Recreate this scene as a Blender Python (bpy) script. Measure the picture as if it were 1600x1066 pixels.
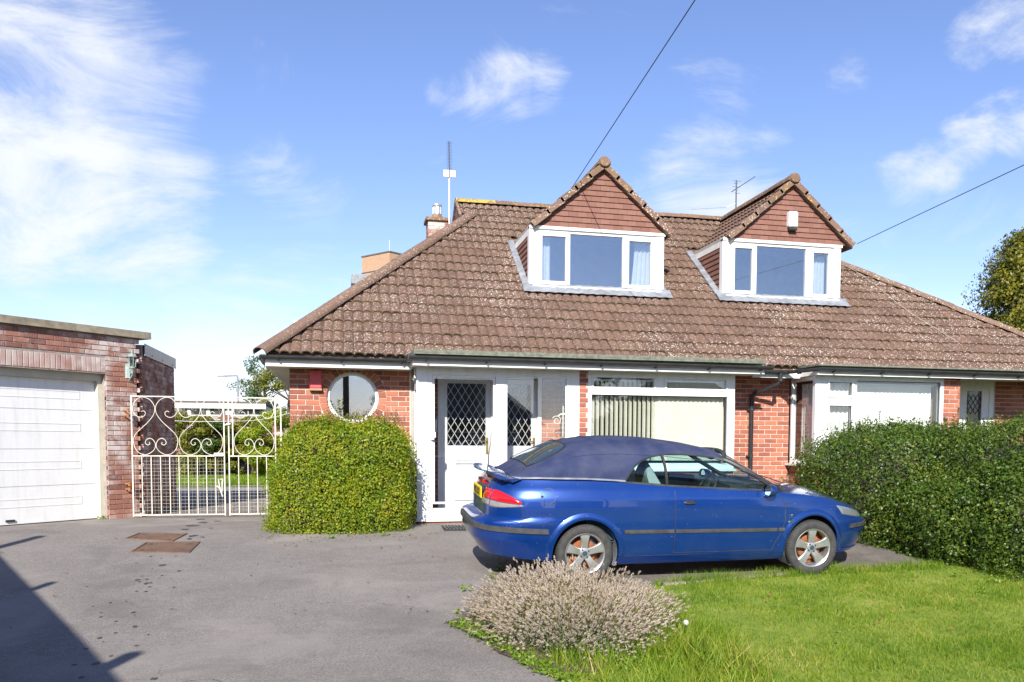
import bpy, bmesh, math, random
import numpy as np
from mathutils import Matrix, Vector, noise as mnoise
R=math.radians
random.seed(7); RNG=np.random.default_rng(7)
for o in list(bpy.data.objects): bpy.data.objects.remove(o)
S=bpy.context.scene; COL=S.collection

# ---------------------------------------------------------------- camera (world x runs along the house front, y into the picture)
FPX,CX,CY,PITCH,ROLL,YAW=1350.5,860.8,768.5,.05799,.00551,R(13.5806)
CAM=Vector((.739,-13.261,1.22))
def cam_axes():
    fw=Vector((math.sin(YAW),math.cos(YAW),0)); rt=Vector((math.cos(YAW),-math.sin(YAW),0)); up=Vector((0,0,1))
    f2=fw*math.cos(PITCH)-up*math.sin(PITCH); u2=up*math.cos(PITCH)+fw*math.sin(PITCH)
    # the horizon drops slightly to the right
    r3=rt*math.cos(ROLL)+u2*math.sin(ROLL); u3=u2*math.cos(ROLL)-rt*math.sin(ROLL)
    return r3,u3,f2
RT,UP,FW=cam_axes()
cd=bpy.data.cameras.new('camera'); cam=bpy.data.objects.new('camera',cd); COL.objects.link(cam)
cam.matrix_world=Matrix(((RT.x,UP.x,-FW.x,CAM.x),(RT.y,UP.y,-FW.y,CAM.y),(RT.z,UP.z,-FW.z,CAM.z),(0,0,0,1)))
cd.sensor_width=36; cd.lens=FPX/1600*36; cd.shift_x=-(CX-800)/1600; cd.shift_y=(CY-533)/1600; cd.clip_end=3000; cd.clip_start=.05
S.camera=cam
def pray(px,py):
    return (RT*((px-CX)/FPX)-UP*((py-CY)/FPX)+FW).normalized()

# ---------------------------------------------------------------- sky, sun, exposure
SUN_AZ,SUN_EL=R(18),R(31)            # sun stands behind the camera, 18 degrees left of the house-front normal
TO_SUN=Vector((-math.sin(SUN_AZ)*math.cos(SUN_EL),-math.cos(SUN_AZ)*math.cos(SUN_EL),math.sin(SUN_EL)))
W=bpy.data.worlds.new('World'); S.world=W; W.use_nodes=True
wn=W.node_tree.nodes; wl=W.node_tree.links
for n in list(wn): wn.remove(n)
def wnode(t,**k):
    n=wn.new(t)
    for a,b in k.items(): setattr(n,a,b)
    return n
def wmath(op,a,b=None,c=None,clamp=False):
    n=wnode('ShaderNodeMath',operation=op,use_clamp=clamp)
    for i,v in enumerate((a,b,c)):
        if v is None: continue
        if isinstance(v,(int,float)): n.inputs[i].default_value=v
        else: wl.new(v,n.inputs[i])
    return n.outputs[0]
sky=wnode('ShaderNodeTexSky',sky_type='NISHITA'); sky.sun_disc=False
sky.sun_elevation=SUN_EL; sky.sun_rotation=math.atan2(TO_SUN.x,TO_SUN.y); sky.air_density=1.0; sky.dust_density=.15; sky.ozone_density=3.0
tc=wnode('ShaderNodeTexCoord'); gen=tc.outputs['Generated']
nrm=wnode('ShaderNodeVectorMath',operation='NORMALIZE'); wl.new(gen,nrm.inputs[0]); gen=nrm.outputs[0]
sep=wnode('ShaderNodeSeparateXYZ'); wl.new(gen,sep.inputs[0])
den=wmath('ADD',wmath('MAXIMUM',sep.outputs[2],0.0),.30)
cmb=wnode('ShaderNodeCombineXYZ'); wl.new(wmath('DIVIDE',sep.outputs[0],den),cmb.inputs[0]); wl.new(wmath('DIVIDE',sep.outputs[1],den),cmb.inputs[1]); wl.new(wmath('MULTIPLY',sep.outputs[2],1.3),cmb.inputs[2])
mp=wnode('ShaderNodeMapping'); mp.inputs['Rotation'].default_value=(R(0),R(28),R(20)); mp.inputs['Scale'].default_value=(1.5,1.5,3.4); wl.new(gen,mp.inputs[0])
nz=wnode('ShaderNodeTexNoise'); nz.inputs['Scale'].default_value=2.6; nz.inputs['Detail'].default_value=12; nz.inputs['Roughness'].default_value=.66; nz.inputs['Distortion'].default_value=.9; wl.new(mp.outputs[0],nz.inputs['Vector'])
nz2=wnode('ShaderNodeTexNoise'); nz2.inputs['Scale'].default_value=7.5; nz2.inputs['Detail'].default_value=7; nz2.inputs['Roughness'].default_value=.6; wl.new(gen,nz2.inputs['Vector'])
BLOBS=[(70,40,170,1.0),(190,110,120,.9),(60,260,170,1.0),(200,330,130,.8),(150,200,90,.5),(265,290,70,.6),(-120,150,220,.9),
 (700,142,34,.55),(745,135,44,.52),(800,128,44,.56),(850,126,40,.5),(460,500,120,.75),(540,465,70,.6),(330,560,110,.8),(420,560,110,.9),(480,560,90,.7),(250,510,40,.6),
 (440,280,70,.42),(500,330,50,.45),(430,350,60,.4),(1530,60,50,.8),(1570,35,60,.9),(1620,10,70,.8),(1420,280,42,.6),(1465,255,44,.65),(1510,220,46,.7),(1535,195,36,.6),
 (1100,295,90,.65),(1180,270,60,.45),(1590,195,50,.6),(1560,370,90,.45),(1330,110,40,.25),(1060,320,70,.5),(1480,350,60,.3),(160,410,40,.4)]
acc=None
for px,py,rad,wt in BLOBS:
    d=pray(px,py); ang=rad/FPX*math.cos(math.atan(math.hypot(px-CX,py-CY)/FPX))**1.2
    dt=wnode('ShaderNodeVectorMath',operation='DOT_PRODUCT'); wl.new(gen,dt.inputs[0]); dt.inputs[1].default_value=d
    mr=wnode('ShaderNodeMapRange',interpolation_type='SMOOTHSTEP'); wl.new(dt.outputs['Value'],mr.inputs['Value'])
    mr.inputs['From Min'].default_value=math.cos(ang*1.55); mr.inputs['From Max'].default_value=math.cos(ang*.25); mr.inputs['To Max'].default_value=wt
    acc=mr.outputs[0] if acc is None else wmath('MAXIMUM',acc,mr.outputs[0])
hz_=wnode('ShaderNodeMapRange',interpolation_type='SMOOTHSTEP'); wl.new(sep.outputs[2],hz_.inputs['Value']); hz_.inputs['From Min'].default_value=.30; hz_.inputs['From Max'].default_value=.03; hz_.inputs['To Max'].default_value=.72
acc=wmath('MAXIMUM',acc,hz_.outputs[0])
fld=wmath('ADD',wmath('MULTIPLY',wmath('SUBTRACT',nz.outputs[0],.5),1.9),wmath('MULTIPLY',acc,.62))
fld=wmath('ADD',fld,wmath('MULTIPLY',wmath('SUBTRACT',nz2.outputs[0],.5),.55))
cl=wnode('ShaderNodeMapRange',interpolation_type='SMOOTHSTEP'); wl.new(fld,cl.inputs['Value']); cl.inputs['From Min'].default_value=.20; cl.inputs['From Max'].default_value=.92; cl.inputs['To Max'].default_value=.93
mixc=wnode('ShaderNodeMixRGB'); wl.new(cl.outputs[0],mixc.inputs[0]); hs_=wnode('ShaderNodeHueSaturation'); hs_.inputs['Saturation'].default_value=1.05; hs_.inputs['Hue'].default_value=.5; wl.new(sky.outputs[0],hs_.inputs['Color']); tn_=wnode('ShaderNodeMixRGB',blend_type='MULTIPLY'); tn_.inputs[0].default_value=1; wl.new(hs_.outputs[0],tn_.inputs[1]); tn_.inputs[2].default_value=(1.03,.90,1.02,1); wl.new(tn_.outputs[0],mixc.inputs[1]); mixc.inputs[2].default_value=(5.2,5.35,5.6,1)
bg=wnode('ShaderNodeBackground'); bg.inputs[1].default_value=.094; wl.new(mixc.outputs[0],bg.inputs[0])
wo=wnode('ShaderNodeOutputWorld'); wl.new(bg.outputs[0],wo.inputs[0])
sd=bpy.data.lights.new('sun','SUN'); sd.energy=4.2; sd.angle=R(.53); sd.color=(1,.955,.88)
sun=bpy.data.objects.new('sun',sd); COL.objects.link(sun); sun.rotation_euler=(-TO_SUN).to_track_quat('-Z','Y').to_euler(); sun.location=(-10,-20,20)
S.view_settings.view_transform='Standard'; S.view_settings.look='None'; S.view_settings.gamma=1; S.view_settings.use_curve_mapping=False
S.view_settings.exposure=1.05
S.render.engine='CYCLES'

# ---------------------------------------------------------------- picture -> place
def zg(y):
    if y>-1: return 0.
    if y>-6: return .068*(y+1)
    if y>-13: return -.34+.03*(y+6)
    return -.55
def onp(px,py,n,d):
    r=pray(px,py); n=Vector(n); return CAM+r*((d-n.dot(CAM))/n.dot(r))
def aty(px,py,y): return onp(px,py,(0,1,0),y)
def atx(px,py,x): return onp(px,py,(1,0,0),x)
def gnd(px,py):
    r=pray(px,py); lo,hi=.5,300
    for _ in range(60):
        m=(lo+hi)/2; P=CAM+r*m
        if P.z>zg(P.y): lo=m
        else: hi=m
    P=CAM+r*lo; return (P.x,P.y)

# ---------------------------------------------------------------- materials
MAT={}
def new_mat(name):
    m=bpy.data.materials.new(name); m.use_nodes=True; MAT[name]=m
    nt=m.node_tree; b=nt.nodes['Principled BSDF']; return m,nt,b
class NT:
    def __init__(s,nt): s.t=nt; s.pos=None
    def n(s,t,**k):
        o=s.t.nodes.new(t)
        for a,b in k.items(): setattr(o,a,b)
        return o
    def l(s,a,b): s.t.links.new(a,b)
    def P(s):
        if s.pos is None: s.pos=s.n('ShaderNodeNewGeometry')
        return s.pos.outputs['Position']
    def isl(s):
        s.P(); return s.pos.outputs['Random Per Island']
    def noise(s,scale,detail=4,rough=.55,vec=None,dist=0):
        o=s.n('ShaderNodeTexNoise'); o.inputs['Scale'].default_value=scale; o.inputs['Detail'].default_value=detail; o.inputs['Roughness'].default_value=rough; o.inputs['Distortion'].default_value=dist
        s.l(vec or s.P(),o.inputs['Vector']); return o.outputs[0]
    def rnd(s):
        oi=s.n('ShaderNodeObjectInfo'); return s.m('FRACT',s.m('ADD',oi.outputs['Random'],s.isl()))
    def m(s,op,a,b=None,clamp=False):
        o=s.n('ShaderNodeMath',operation=op,use_clamp=clamp)
        for i,v in enumerate((a,b)):
            if v is None: continue
            if isinstance(v,(int,float)): o.inputs[i].default_value=v
            else: s.l(v,o.inputs[i])
        return o.outputs[0]
    def mr(s,v,a,b,c=0,d=1,smooth=False):
        o=s.n('ShaderNodeMapRange'); o.interpolation_type='SMOOTHSTEP' if smooth else 'LINEAR'
        s.l(v,o.inputs[0]); o.inputs[1].default_value=a; o.inputs[2].default_value=b; o.inputs[3].default_value=c; o.inputs[4].default_value=d; return o.outputs[0]
    def ramp(s,v,stops):
        o=s.n('ShaderNodeValToRGB'); e=o.color_ramp.elements
        while len(e)<len(stops): e.new(.5)
        for i,(p,c) in enumerate(stops): e[i].position=p; e[i].color=(*c,1)
        s.l(v,o.inputs[0]); return o.outputs[0]
    def mix(s,f,a,b,mode='MIX'):
        o=s.n('ShaderNodeMixRGB',blend_type=mode)
        for i,v in enumerate((f,a,b)):
            if isinstance(v,(int,float)): o.inputs[i].default_value=v
            elif isinstance(v,tuple): o.inputs[i].default_value=(*v,1)
            else: s.l(v,o.inputs[i])
        return o.outputs[0]
    def bump(s,h,strength=.4,dist=.01):
        o=s.n('ShaderNodeBump'); o.inputs['Strength'].default_value=strength; o.inputs['Distance'].default_value=dist; s.l(h,o.inputs['Height']); return o.outputs[0]
def simple(name,col,rough=.5,col2=None,scale=6,metal=0,bump=0,bscale=60,coat=0,spec=.5,vary=0):
    m,nt,b=new_mat(name); N=NT(nt)
    c2=col2 or tuple(x*.8 for x in col)
    f=N.mr(N.noise(scale,5),.35,.68)
    if vary: f=N.m('ADD',N.m('MULTIPLY',f,1-vary),N.m('MULTIPLY',N.rnd(),vary))
    N.l(N.mix(f,col,c2),b.inputs['Base Color'])
    b.inputs['Roughness'].default_value=rough; b.inputs['Metallic'].default_value=metal; b.inputs['Specular IOR Level'].default_value=spec
    if coat: b.inputs['Coat Weight'].default_value=coat; b.inputs['Coat Roughness'].default_value=.04
    if bump: N.l(N.bump(N.noise(bscale,6),bump),b.inputs['Normal'])
    return m
def brick_mat(name,stops,efflo=0,ecol=(.62,.57,.54)):
    m,nt,b=new_mat(name); N=NT(nt)
    f=N.m('ADD',N.m('MULTIPLY',N.rnd(),.72),N.m('MULTIPLY',N.mr(N.noise(9,6,.7),.3,.72),.28))
    c=N.ramp(f,stops)
    g=N.mr(N.noise(45,5,.7),.42,.7); c=N.mix(N.m('MULTIPLY',g,.35),c,(.10,.04,.03))
    if efflo:
        e=N.mr(N.m('ADD',N.noise(5,6,.75,dist=.4),N.m('MULTIPLY',N.rnd(),.18)),.62-efflo,.80-efflo*.8); e=N.m('MULTIPLY',e,N.mr(N.noise(2,2),.40,.6)); c=N.mix(N.m('MULTIPLY',e,.8,True),c,ecol)
    N.l(c,b.inputs['Base Color']); b.inputs['Roughness'].default_value=.85; b.inputs['Specular IOR Level'].default_value=.2
    N.l(N.bump(N.noise(110,6,.7),.5,.004),b.inputs['Normal']); return m
brick_mat('brick_house',[(0,(.19,.08,.06)),(.25,(.31,.11,.072)),(.5,(.39,.135,.082)),(.75,(.43,.165,.10)),(1,(.47,.22,.145))])
brick_mat('brick_garage',[(0,(.17,.085,.07)),(.3,(.28,.13,.095)),(.6,(.36,.17,.12)),(.85,(.42,.22,.16)),(1,(.45,.18,.10))],efflo=.16)
brick_mat('brick_soldier',[(0,(.26,.13,.105)),(.5,(.38,.22,.18)),(1,(.50,.36,.30))],efflo=.30)
brick_mat('brick_wall_far',[(0,(.15,.08,.06)),(1,(.28,.14,.10))])
simple('mortar',(.66,.57,.49),.95,(.55,.46,.39),20,bump=.4)
simple('mortar_grey',(.34,.29,.25),.95,(.24,.20,.18),16,bump=.4)
def tile_mat(name,base,dark,lichen,amount,orange=0):
    m,nt,b=new_mat(name); N=NT(nt)
    c=N.mix(N.m('ADD',N.m('MULTIPLY',N.rnd(),.6),N.m('MULTIPLY',N.noise(7,4),.4)),dark,base)
    big=N.mr(N.noise(.55,3,.6),.36,.60)
    if amount>.15:                                 # younger, cleaner tiles below the dormers carry less lichen
        sx=N.n('ShaderNodeSeparateXYZ'); N.l(N.P(),sx.inputs[0])
        xx=N.m('ADD',sx.outputs[0],N.m('MULTIPLY',N.noise(1.6,4),1.2))
        fresh=N.m('MULTIPLY',N.m('MULTIPLY',N.mr(xx,4.4,5.2,0,1,True),N.mr(xx,10.6,11.6,1,0,True)),N.m('MULTIPLY',N.mr(sx.outputs[2],2.75,3.0,0,1,True),N.mr(sx.outputs[2],3.9,4.1,1,0,True)))
        fresh=N.m('MULTIPLY',fresh,N.mr(N.noise(1.3,3),.40,.56)); big=N.m('MULTIPLY',big,N.m('SUBTRACT',1,N.m('MULTIPLY',fresh,.92)))
    v=N.n('ShaderNodeTexVoronoi'); v.inputs['Scale'].default_value=34; N.l(N.P(),v.inputs['Vector'])
    spot=N.m('LESS_THAN',v.outputs['Distance'],N.m('ADD',.10,N.m('MULTIPLY',v.outputs['Color'],.40)))
    v2=N.n('ShaderNodeTexVoronoi'); v2.inputs['Scale'].default_value=19; N.l(N.P(),v2.inputs['Vector'])
    spot2=N.m('LESS_THAN',v2.outputs['Distance'],N.m('MULTIPLY',v2.outputs['Color'],.30))
    gate=N.mr(N.noise(26,4,.7),.58-amount*.5,.66-amount*.5)
    f=N.m('MULTIPLY',N.m('MAXIMUM',N.m('MULTIPLY',spot,gate),spot2),N.mr(big,0,1,.25,1.0))
    c=N.mix(N.m('MULTIPLY',f,.86),c,lichen)
    moss=N.m('MULTIPLY',N.mr(N.noise(3.3,5,.65),.55,.75),N.mr(N.noise(24,3),.4,.7)); c=N.mix(N.m('MULTIPLY',moss,.45),c,(.20,.17,.07))
    if orange:
        o=N.mr(N.noise(14,5,.7),.62-orange,.74-orange); c=N.mix(N.m('MULTIPLY',o,.75),c,(.50,.36,.05))
    N.l(c,b.inputs['Base Color']); b.inputs['Roughness'].default_value=.88; b.inputs['Specular IOR Level'].default_value=.25
    N.l(N.bump(N.noise(70,5),.35,.006),b.inputs['Normal']); return m
tile_mat('roof_tile',(.165,.098,.070),(.105,.060,.044),(.66,.61,.52),.28)
tile_mat('dormer_roof_tile',(.18,.105,.076),(.12,.07,.052),(.5,.44,.36),.08)
tile_mat('ridge_tile',(.20,.125,.09),(.14,.088,.064),(.58,.52,.43),.24,.0)
tile_mat('ridge_lichen',(.20,.125,.085),(.14,.085,.06),(.5,.42,.3),.10,.05)
tile_mat('ridge_orange',(.24,.15,.10),(.17,.10,.07),(.5,.42,.3),.10,.20)
simple('edge_moss',(.19,.15,.06),.95,(.12,.09,.05),30)
m_,nt_,b_=new_mat('hung_tile'); N_=NT(nt_)
c_=N_.mix(N_.rnd(),(.165,.070,.050),(.21,.098,.070)); c_=N_.mix(N_.m('MULTIPLY',N_.mr(N_.noise(14,5,.7),.45,.75),.3),c_,(.17,.09,.07))
N_.l(c_,b_.inputs['Base Color']); b_.inputs['Roughness'].default_value=.8; N_.l(N_.bump(N_.noise(90,4),.25,.004),b_.inputs['Normal'])
m_,nt_,b_=new_mat('upvc'); N_=NT(nt_)
sv_=N_.n('ShaderNodeVectorMath',operation='MULTIPLY'); N_.l(N_.P(),sv_.inputs[0]); sv_.inputs[1].default_value=(11,11,1.3)
gr_=N_.m('MULTIPLY',N_.mr(N_.noise(1.0,5,.7,sv_.outputs[0]),.48,.78),.42); gr_=N_.m('ADD',gr_,N_.m('MULTIPLY',N_.mr(N_.noise(3.5,5,.7),.5,.8),.2))
N_.l(N_.mix(gr_,(.74,.74,.73),(.50,.485,.43)),b_.inputs['Base Color']); N_.l(N_.mr(gr_,0,.6,.28,.6),b_.inputs['Roughness']); b_.inputs['Specular IOR Level'].default_value=.4
simple('white_paint',(.78,.77,.73),.5,(.66,.65,.60),5)
simple('gate_paint',(.66,.63,.55),.5,(.50,.46,.38),14)
simple('soffit_paint',(.55,.52,.42),.6,(.45,.43,.34),5)
simple('gutter_black',(.022,.023,.025),.42,(.035,.036,.038),9)
simple('felt_green',(.10,.11,.08),.95,(.20,.21,.16),14,bump=.5)
simple('lead',(.15,.16,.175),.55,(.27,.28,.30),7,bump=.2,bscale=20)
simple('zinc',(.22,.24,.28),.45,(.30,.32,.36),3,metal=.3)
simple('concrete_coping',(.33,.28,.20),.92,(.20,.165,.115),9,bump=.6,bscale=70)
simple('alarm_red',(.60,.055,.06),.45,(.52,.08,.08),8)
simple('alarm_base',(.34,.22,.14),.7)
simple('room_wall',(.38,.36,.32),.9)
simple('room_dark',(.10,.09,.08),.9)
simple('carpet',(.12,.10,.09),.95)
simple('curtain_white',(.75,.74,.70),.9,(.68,.66,.62),8)
simple('curtain_teal',(.05,.30,.24),.9)
simple('blind_cream',(.72,.70,.58),.85,(.66,.64,.52),4)
simple('blind_white',(.78,.78,.73),.85,(.72,.72,.66),4)
simple('plaster_net',(.70,.70,.68),.9)
simple('dead_leaf',(.30,.14,.04),.7,(.16,.08,.03),40,vary=.6)
simple('brass',(.62,.44,.14),.35,metal=.9)
simple('black_iron',(.02,.02,.02),.5)
simple('green_patina',(.30,.39,.36),.6,(.17,.22,.20),30)
simple('rust',(.24,.09,.035),.85,(.36,.15,.05),25,bump=.3)
simple('galv',(.50,.51,.52),.4,(.42,.43,.44),10,metal=.6)
simple('aerial_dark',(.05,.055,.065),.5)
simple('cable_black',(.012,.012,.013),.6)
simple('bark',(.12,.085,.06),.9,(.07,.05,.035),14,bump=.5)
simple('twigs',(.055,.045,.025),.95,(.03,.03,.015),12)
simple('tan_brick_far',(.42,.27,.17),.9,(.36,.22,.135),6)
simple('render_white',(.70,.69,.66),.85,(.62,.61,.57),2)
simple('roof_dark_far',(.12,.10,.09),.9)
simple('steel_grey',(.22,.24,.27),.5)
simple('line_white',(.75,.75,.75),.6)
def glass_mat(name,tint,f0=.06,rough=0.0):
    m,nt,b=new_mat(name); N=NT(nt); nt.nodes.remove(b)
    tr=N.n('ShaderNodeBsdfTransparent'); tr.inputs[0].default_value=(*tint,1)
    gl=N.n('ShaderNodeBsdfGlossy'); gl.inputs['Roughness'].default_value=rough; gl.inputs[0].default_value=(.95,.97,1,1)
    N.P(); dt=N.n('ShaderNodeVectorMath',operation='DOT_PRODUCT'); N.l(N.pos.outputs['Incoming'],dt.inputs[0]); N.l(N.pos.outputs['Normal'],dt.inputs[1])
    c=N.m('ABSOLUTE',dt.outputs['Value']); k=N.m('POWER',N.m('SUBTRACT',1,c,True),5); fr=N.m('ADD',f0,N.m('MULTIPLY',k,1-f0))
    mx=N.n('ShaderNodeMixShader'); N.l(fr,mx.inputs[0]); N.l(tr.outputs[0],mx.inputs[1]); N.l(gl.outputs[0],mx.inputs[2])
    N.l(mx.outputs[0],nt.nodes['Material Output'].inputs[0]); return m
glass_mat('glass',(.95,.965,.96),.085)
glass_mat('glass_porch',(.97,.98,.985),.085)
glass_mat('glass_dormer',(.86,.90,.92),.22)
glass_mat('glass_leaded',(.62,.67,.67),.06)
glass_mat('car_glass',(.66,.83,.83),.05)
# ---------------------------------------------------------------- mesh helpers
LOCALMODE=[False]
class MB:
    def __init__(s): s.v=[]; s.f=[]; s.mi=[]
    def add(s,vs,fs,mi=0):
        k=len(s.v); s.v+= [tuple(v) for v in vs]; s.f+=[tuple(i+k for i in f) for f in fs]; s.mi+=[mi]*len(fs)
    def box(s,x0,x1,y0,y1,z0,z1,mi=0,M=None):
        vs=[(x,y,z) for z in (z0,z1) for y in (y0,y1) for x in (x0,x1)]
        if M is not None: vs=[tuple(M@Vector(v)) for v in vs]
        s.add(vs,[(0,2,3,1),(4,5,7,6),(0,1,5,4),(2,6,7,3),(0,4,6,2),(1,3,7,5)],mi)
    def prism(s,poly,d0,d1,fn,mi=0):
        """poly: 2-D points; fn(a,b,d)->3-D; extruded from d0 to d1"""
        n=len(poly); vs=[fn(a,b,d0) for a,b in poly]+[fn(a,b,d1) for a,b in poly]
        s.add(vs,[tuple(range(n))[::-1],tuple(range(n,2*n))]+[(i,(i+1)%n,n+(i+1)%n,n+i) for i in range(n)],mi)
    def tube(s,path,r,n=6,mi=0,closed=False,cap=True,flat=1.0):
        P=[Vector(p) for p in path]; m=len(P); rs=r if isinstance(r,(list,tuple)) else [r]*m
        ring0=len(s.v); up=None; vs=[]
        for i,p in enumerate(P):
            a=P[(i-1)%m] if (closed or i>0) else p; b=P[(i+1)%m] if (closed or i<m-1) else p
            t=(b-a)
            if t.length<1e-9: t=Vector((0,0,1))
            t.normalize()
            if up is None:
                up=Vector((0,0,1)) if abs(t.z)<.9 else Vector((0,1,0))
            sd=t.cross(up)
            if sd.length<1e-6: sd=t.orthogonal()
            sd.normalize(); up=sd.cross(t).normalized()
            for k in range(n):
                an=2*math.pi*(k+.5)/n; vs.append(p+sd*math.cos(an)*rs[i]+up*math.sin(an)*rs[i]*flat)
        fs=[]
        for i in range(m if closed else m-1):
            for k in range(n):
                a=i*n+k; b=i*n+(k+1)%n; j=(i+1)%m; fs.append((a,b,j*n+(k+1)%n,j*n+k))
        if cap and not closed: fs+= [tuple(range(n))[::-1],tuple((m-1)*n+k for k in range(n))]
        s.add(vs,fs,mi)
    def cyl(s,c,r,h,axis='z',n=16,mi=0,r2=None):
        r2=r if r2 is None else r2; vs=[]
        for q,rr in ((0,r),(h,r2)):
            for k in range(n):
                a=2*math.pi*k/n; u,w=rr*math.cos(a),rr*math.sin(a)
                vs.append({'z':(c[0]+u,c[1]+w,c[2]+q),'x':(c[0]+q,c[1]+u,c[2]+w),'y':(c[0]+w,c[1]+q,c[2]+u)}[axis])
        s.add(vs,[tuple(range(n))[::-1],tuple(range(n,2*n))]+[(k,(k+1)%n,n+(k+1)%n,n+k) for k in range(n)],mi)
    def lathe(s,prof,n=24,fn=None,mi=0,closed=False):
        """prof [(r,h)]; around local z; fn maps Vector"""
        vs=[]
        for r,h in prof:
            for k in range(n):
                a=2*math.pi*k/n; v=Vector((r*math.cos(a),r*math.sin(a),h)); vs.append(fn(v) if fn else v)
        m=len(prof); fs=[(i*n+k,i*n+(k+1)%n,(i+1)%m*n+(k+1)%n,(i+1)%m*n+k) for i in range(m if closed else m-1) for k in range(n)]
        s.add(vs,fs,mi)
    def grid(s,pts,mi=0,flip=False):
        nr=len(pts); nc=len(pts[0]); vs=[p for r in pts for p in r]
        fs=[(i*nc+j,i*nc+j+1,(i+1)*nc+j+1,(i+1)*nc+j) for i in range(nr-1) for j in range(nc-1)]
        if flip: fs=[f[::-1] for f in fs]
        s.add(vs,fs,mi)
    def mesh(s,name,mats,smooth=False):
        me=bpy.data.meshes.new(name); me.from_pydata([tuple(v) for v in s.v],[],s.f)
        for m in (mats if isinstance(mats,(list,tuple)) else [mats]): me.materials.append(MAT[m])
        if any(s.mi): me.polygons.foreach_set('material_index',s.mi)
        if smooth: smooth_mesh(me,smooth if smooth is not True else 40)
        me.update(); return me
    def build(s,name,mats,parent=None,smooth=False,fix=False):
        me=s.mesh(name,mats)
        if fix: fix_normals(me)
        if smooth: smooth_mesh(me,smooth if smooth is not True else 40)
        return link(name,me,parent)
def fix_normals(me):
    bm=bmesh.new(); bm.from_mesh(me); bmesh.ops.recalc_face_normals(bm,faces=bm.faces); bm.to_mesh(me); bm.free()
def smooth_mesh(me,ang=40):
    bm=bmesh.new(); bm.from_mesh(me); c=math.cos(R(ang))
    for f in bm.faces: f.smooth=True
    for e in bm.edges:
        if len(e.link_faces)==2: e.smooth= e.link_faces[0].normal.dot(e.link_faces[1].normal)>c
    bm.to_mesh(me); bm.free()
def link(name,me,parent=None):
    o=bpy.data.objects.new(name,me); COL.objects.link(o)
    if parent is not None:
        o.parent=parent
        if not LOCALMODE[0]: o.matrix_parent_inverse=inv_of(parent)
    return o
def inv_of(p):
    M=Matrix.Identity(4); q=p; chain=[]
    while q is not None: chain.append(q); q=q.parent
    for q in reversed(chain): M=M@(q.matrix_parent_inverse if q.parent else Matrix.Identity(4))@q.matrix_basis
    return M.inverted()
def tag(o,label=None,cat=None,group=None,kind=None):
    for k,v in (('label',label),('category',cat),('group',group),('kind',kind)):
        if v: o[k]=v
    return o
def thing(name,label,cat,loc=(0,0,0),group=None,rot=(0,0,0)):
    o=bpy.data.objects.new(name,None); COL.objects.link(o); o.location=loc; o.rotation_euler=rot; o.empty_display_size=.2
    return tag(o,label,cat,group)
def leafmesh(name,P,Nn,size,mat,parent=None,aspect=.6,kind='stuff',jit=.8,bend=.0):
    """one two-triangle leaf at each point of P facing about Nn"""
    n=len(P); P=np.asarray(P); Nn=np.asarray(Nn)+RNG.normal(0,jit,(n,3)); Nn/=np.linalg.norm(Nn,axis=1)[:,None]+1e-9
    t=RNG.normal(0,1,(n,3)); t-=Nn*(t*Nn).sum(1)[:,None]; t/=np.linalg.norm(t,axis=1)[:,None]+1e-9
    b=np.cross(Nn,t); sz=(np.asarray(size)*RNG.uniform(.6,1.25,n))[:,None]
    v=np.stack([P-t*sz*.5, P+b*sz*aspect*.5+Nn*sz*.1, P+t*sz*.5, P-b*sz*aspect*.5+Nn*sz*.1],1).reshape(-1,3)
    me=bpy.data.meshes.new(name); me.vertices.add(4*n); me.vertices.foreach_set('co',v.ravel()); me.loops.add(4*n); me.loops.foreach_set('vertex_index',np.arange(4*n,dtype=np.int32))
    me.polygons.add(n); me.polygons.foreach_set('loop_start',np.arange(0,4*n,4,dtype=np.int32)); me.polygons.foreach_set('loop_total',np.full(n,4,dtype=np.int32))
    me.materials.append(MAT[mat]); me.update(calc_edges=True)
    o=link(name,me,parent)
    if kind: o['kind']=kind
    return o
def trimesh(name,v,mat,parent=None,kind='stuff'):
    """v: (n,3,3) separate triangles"""
    n=len(v); me=bpy.data.meshes.new(name); me.vertices.add(3*n); me.vertices.foreach_set('co',np.ascontiguousarray(v).ravel()); me.loops.add(3*n); me.loops.foreach_set('vertex_index',np.arange(3*n,dtype=np.int32))
    me.polygons.add(n); me.polygons.foreach_set('loop_start',np.arange(0,3*n,3,dtype=np.int32)); me.polygons.foreach_set('loop_total',np.full(n,3,dtype=np.int32))
    me.materials.append(MAT[mat]); me.update(calc_edges=True); o=link(name,me,parent)
    if kind: o['kind']=kind
    return o
def text_mesh(name,body,size,M,mat,parent,ext=.002):
    cu=bpy.data.curves.new(name,'FONT'); cu.body=body; cu.size=size; cu.extrude=ext; cu.align_x='CENTER'; cu.align_y='CENTER'; cu.resolution_u=3
    t=bpy.data.objects.new(name+'_c',cu); COL.objects.link(t); dg=bpy.context.evaluated_depsgraph_get()
    me=bpy.data.meshes.new_from_object(t.evaluated_get(dg)); bpy.data.objects.remove(t); me.transform(M); me.materials.clear(); me.materials.append(MAT[mat]); me.name=name
    return link(name,me,parent)
def boolean(base,cutters,op='DIFFERENCE'):
    """base mesh and list of cutter meshes -> new mesh"""
    b=bpy.data.objects.new('tmp_b',base); COL.objects.link(b); cs=[]
    for c in cutters:
        o=bpy.data.objects.new('tmp_c',c); COL.objects.link(o); cs.append(o); m=b.modifiers.new('m','BOOLEAN'); m.operation=op; m.object=o; m.solver='EXACT'
    bpy.context.view_layer.update(); dg=bpy.context.evaluated_depsgraph_get(); me=bpy.data.meshes.new_from_object(b.evaluated_get(dg))
    for o in cs+[b]: bpy.data.objects.remove(o)
    return me
def lerp(a,b,t): return a+(b-a)*t
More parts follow.
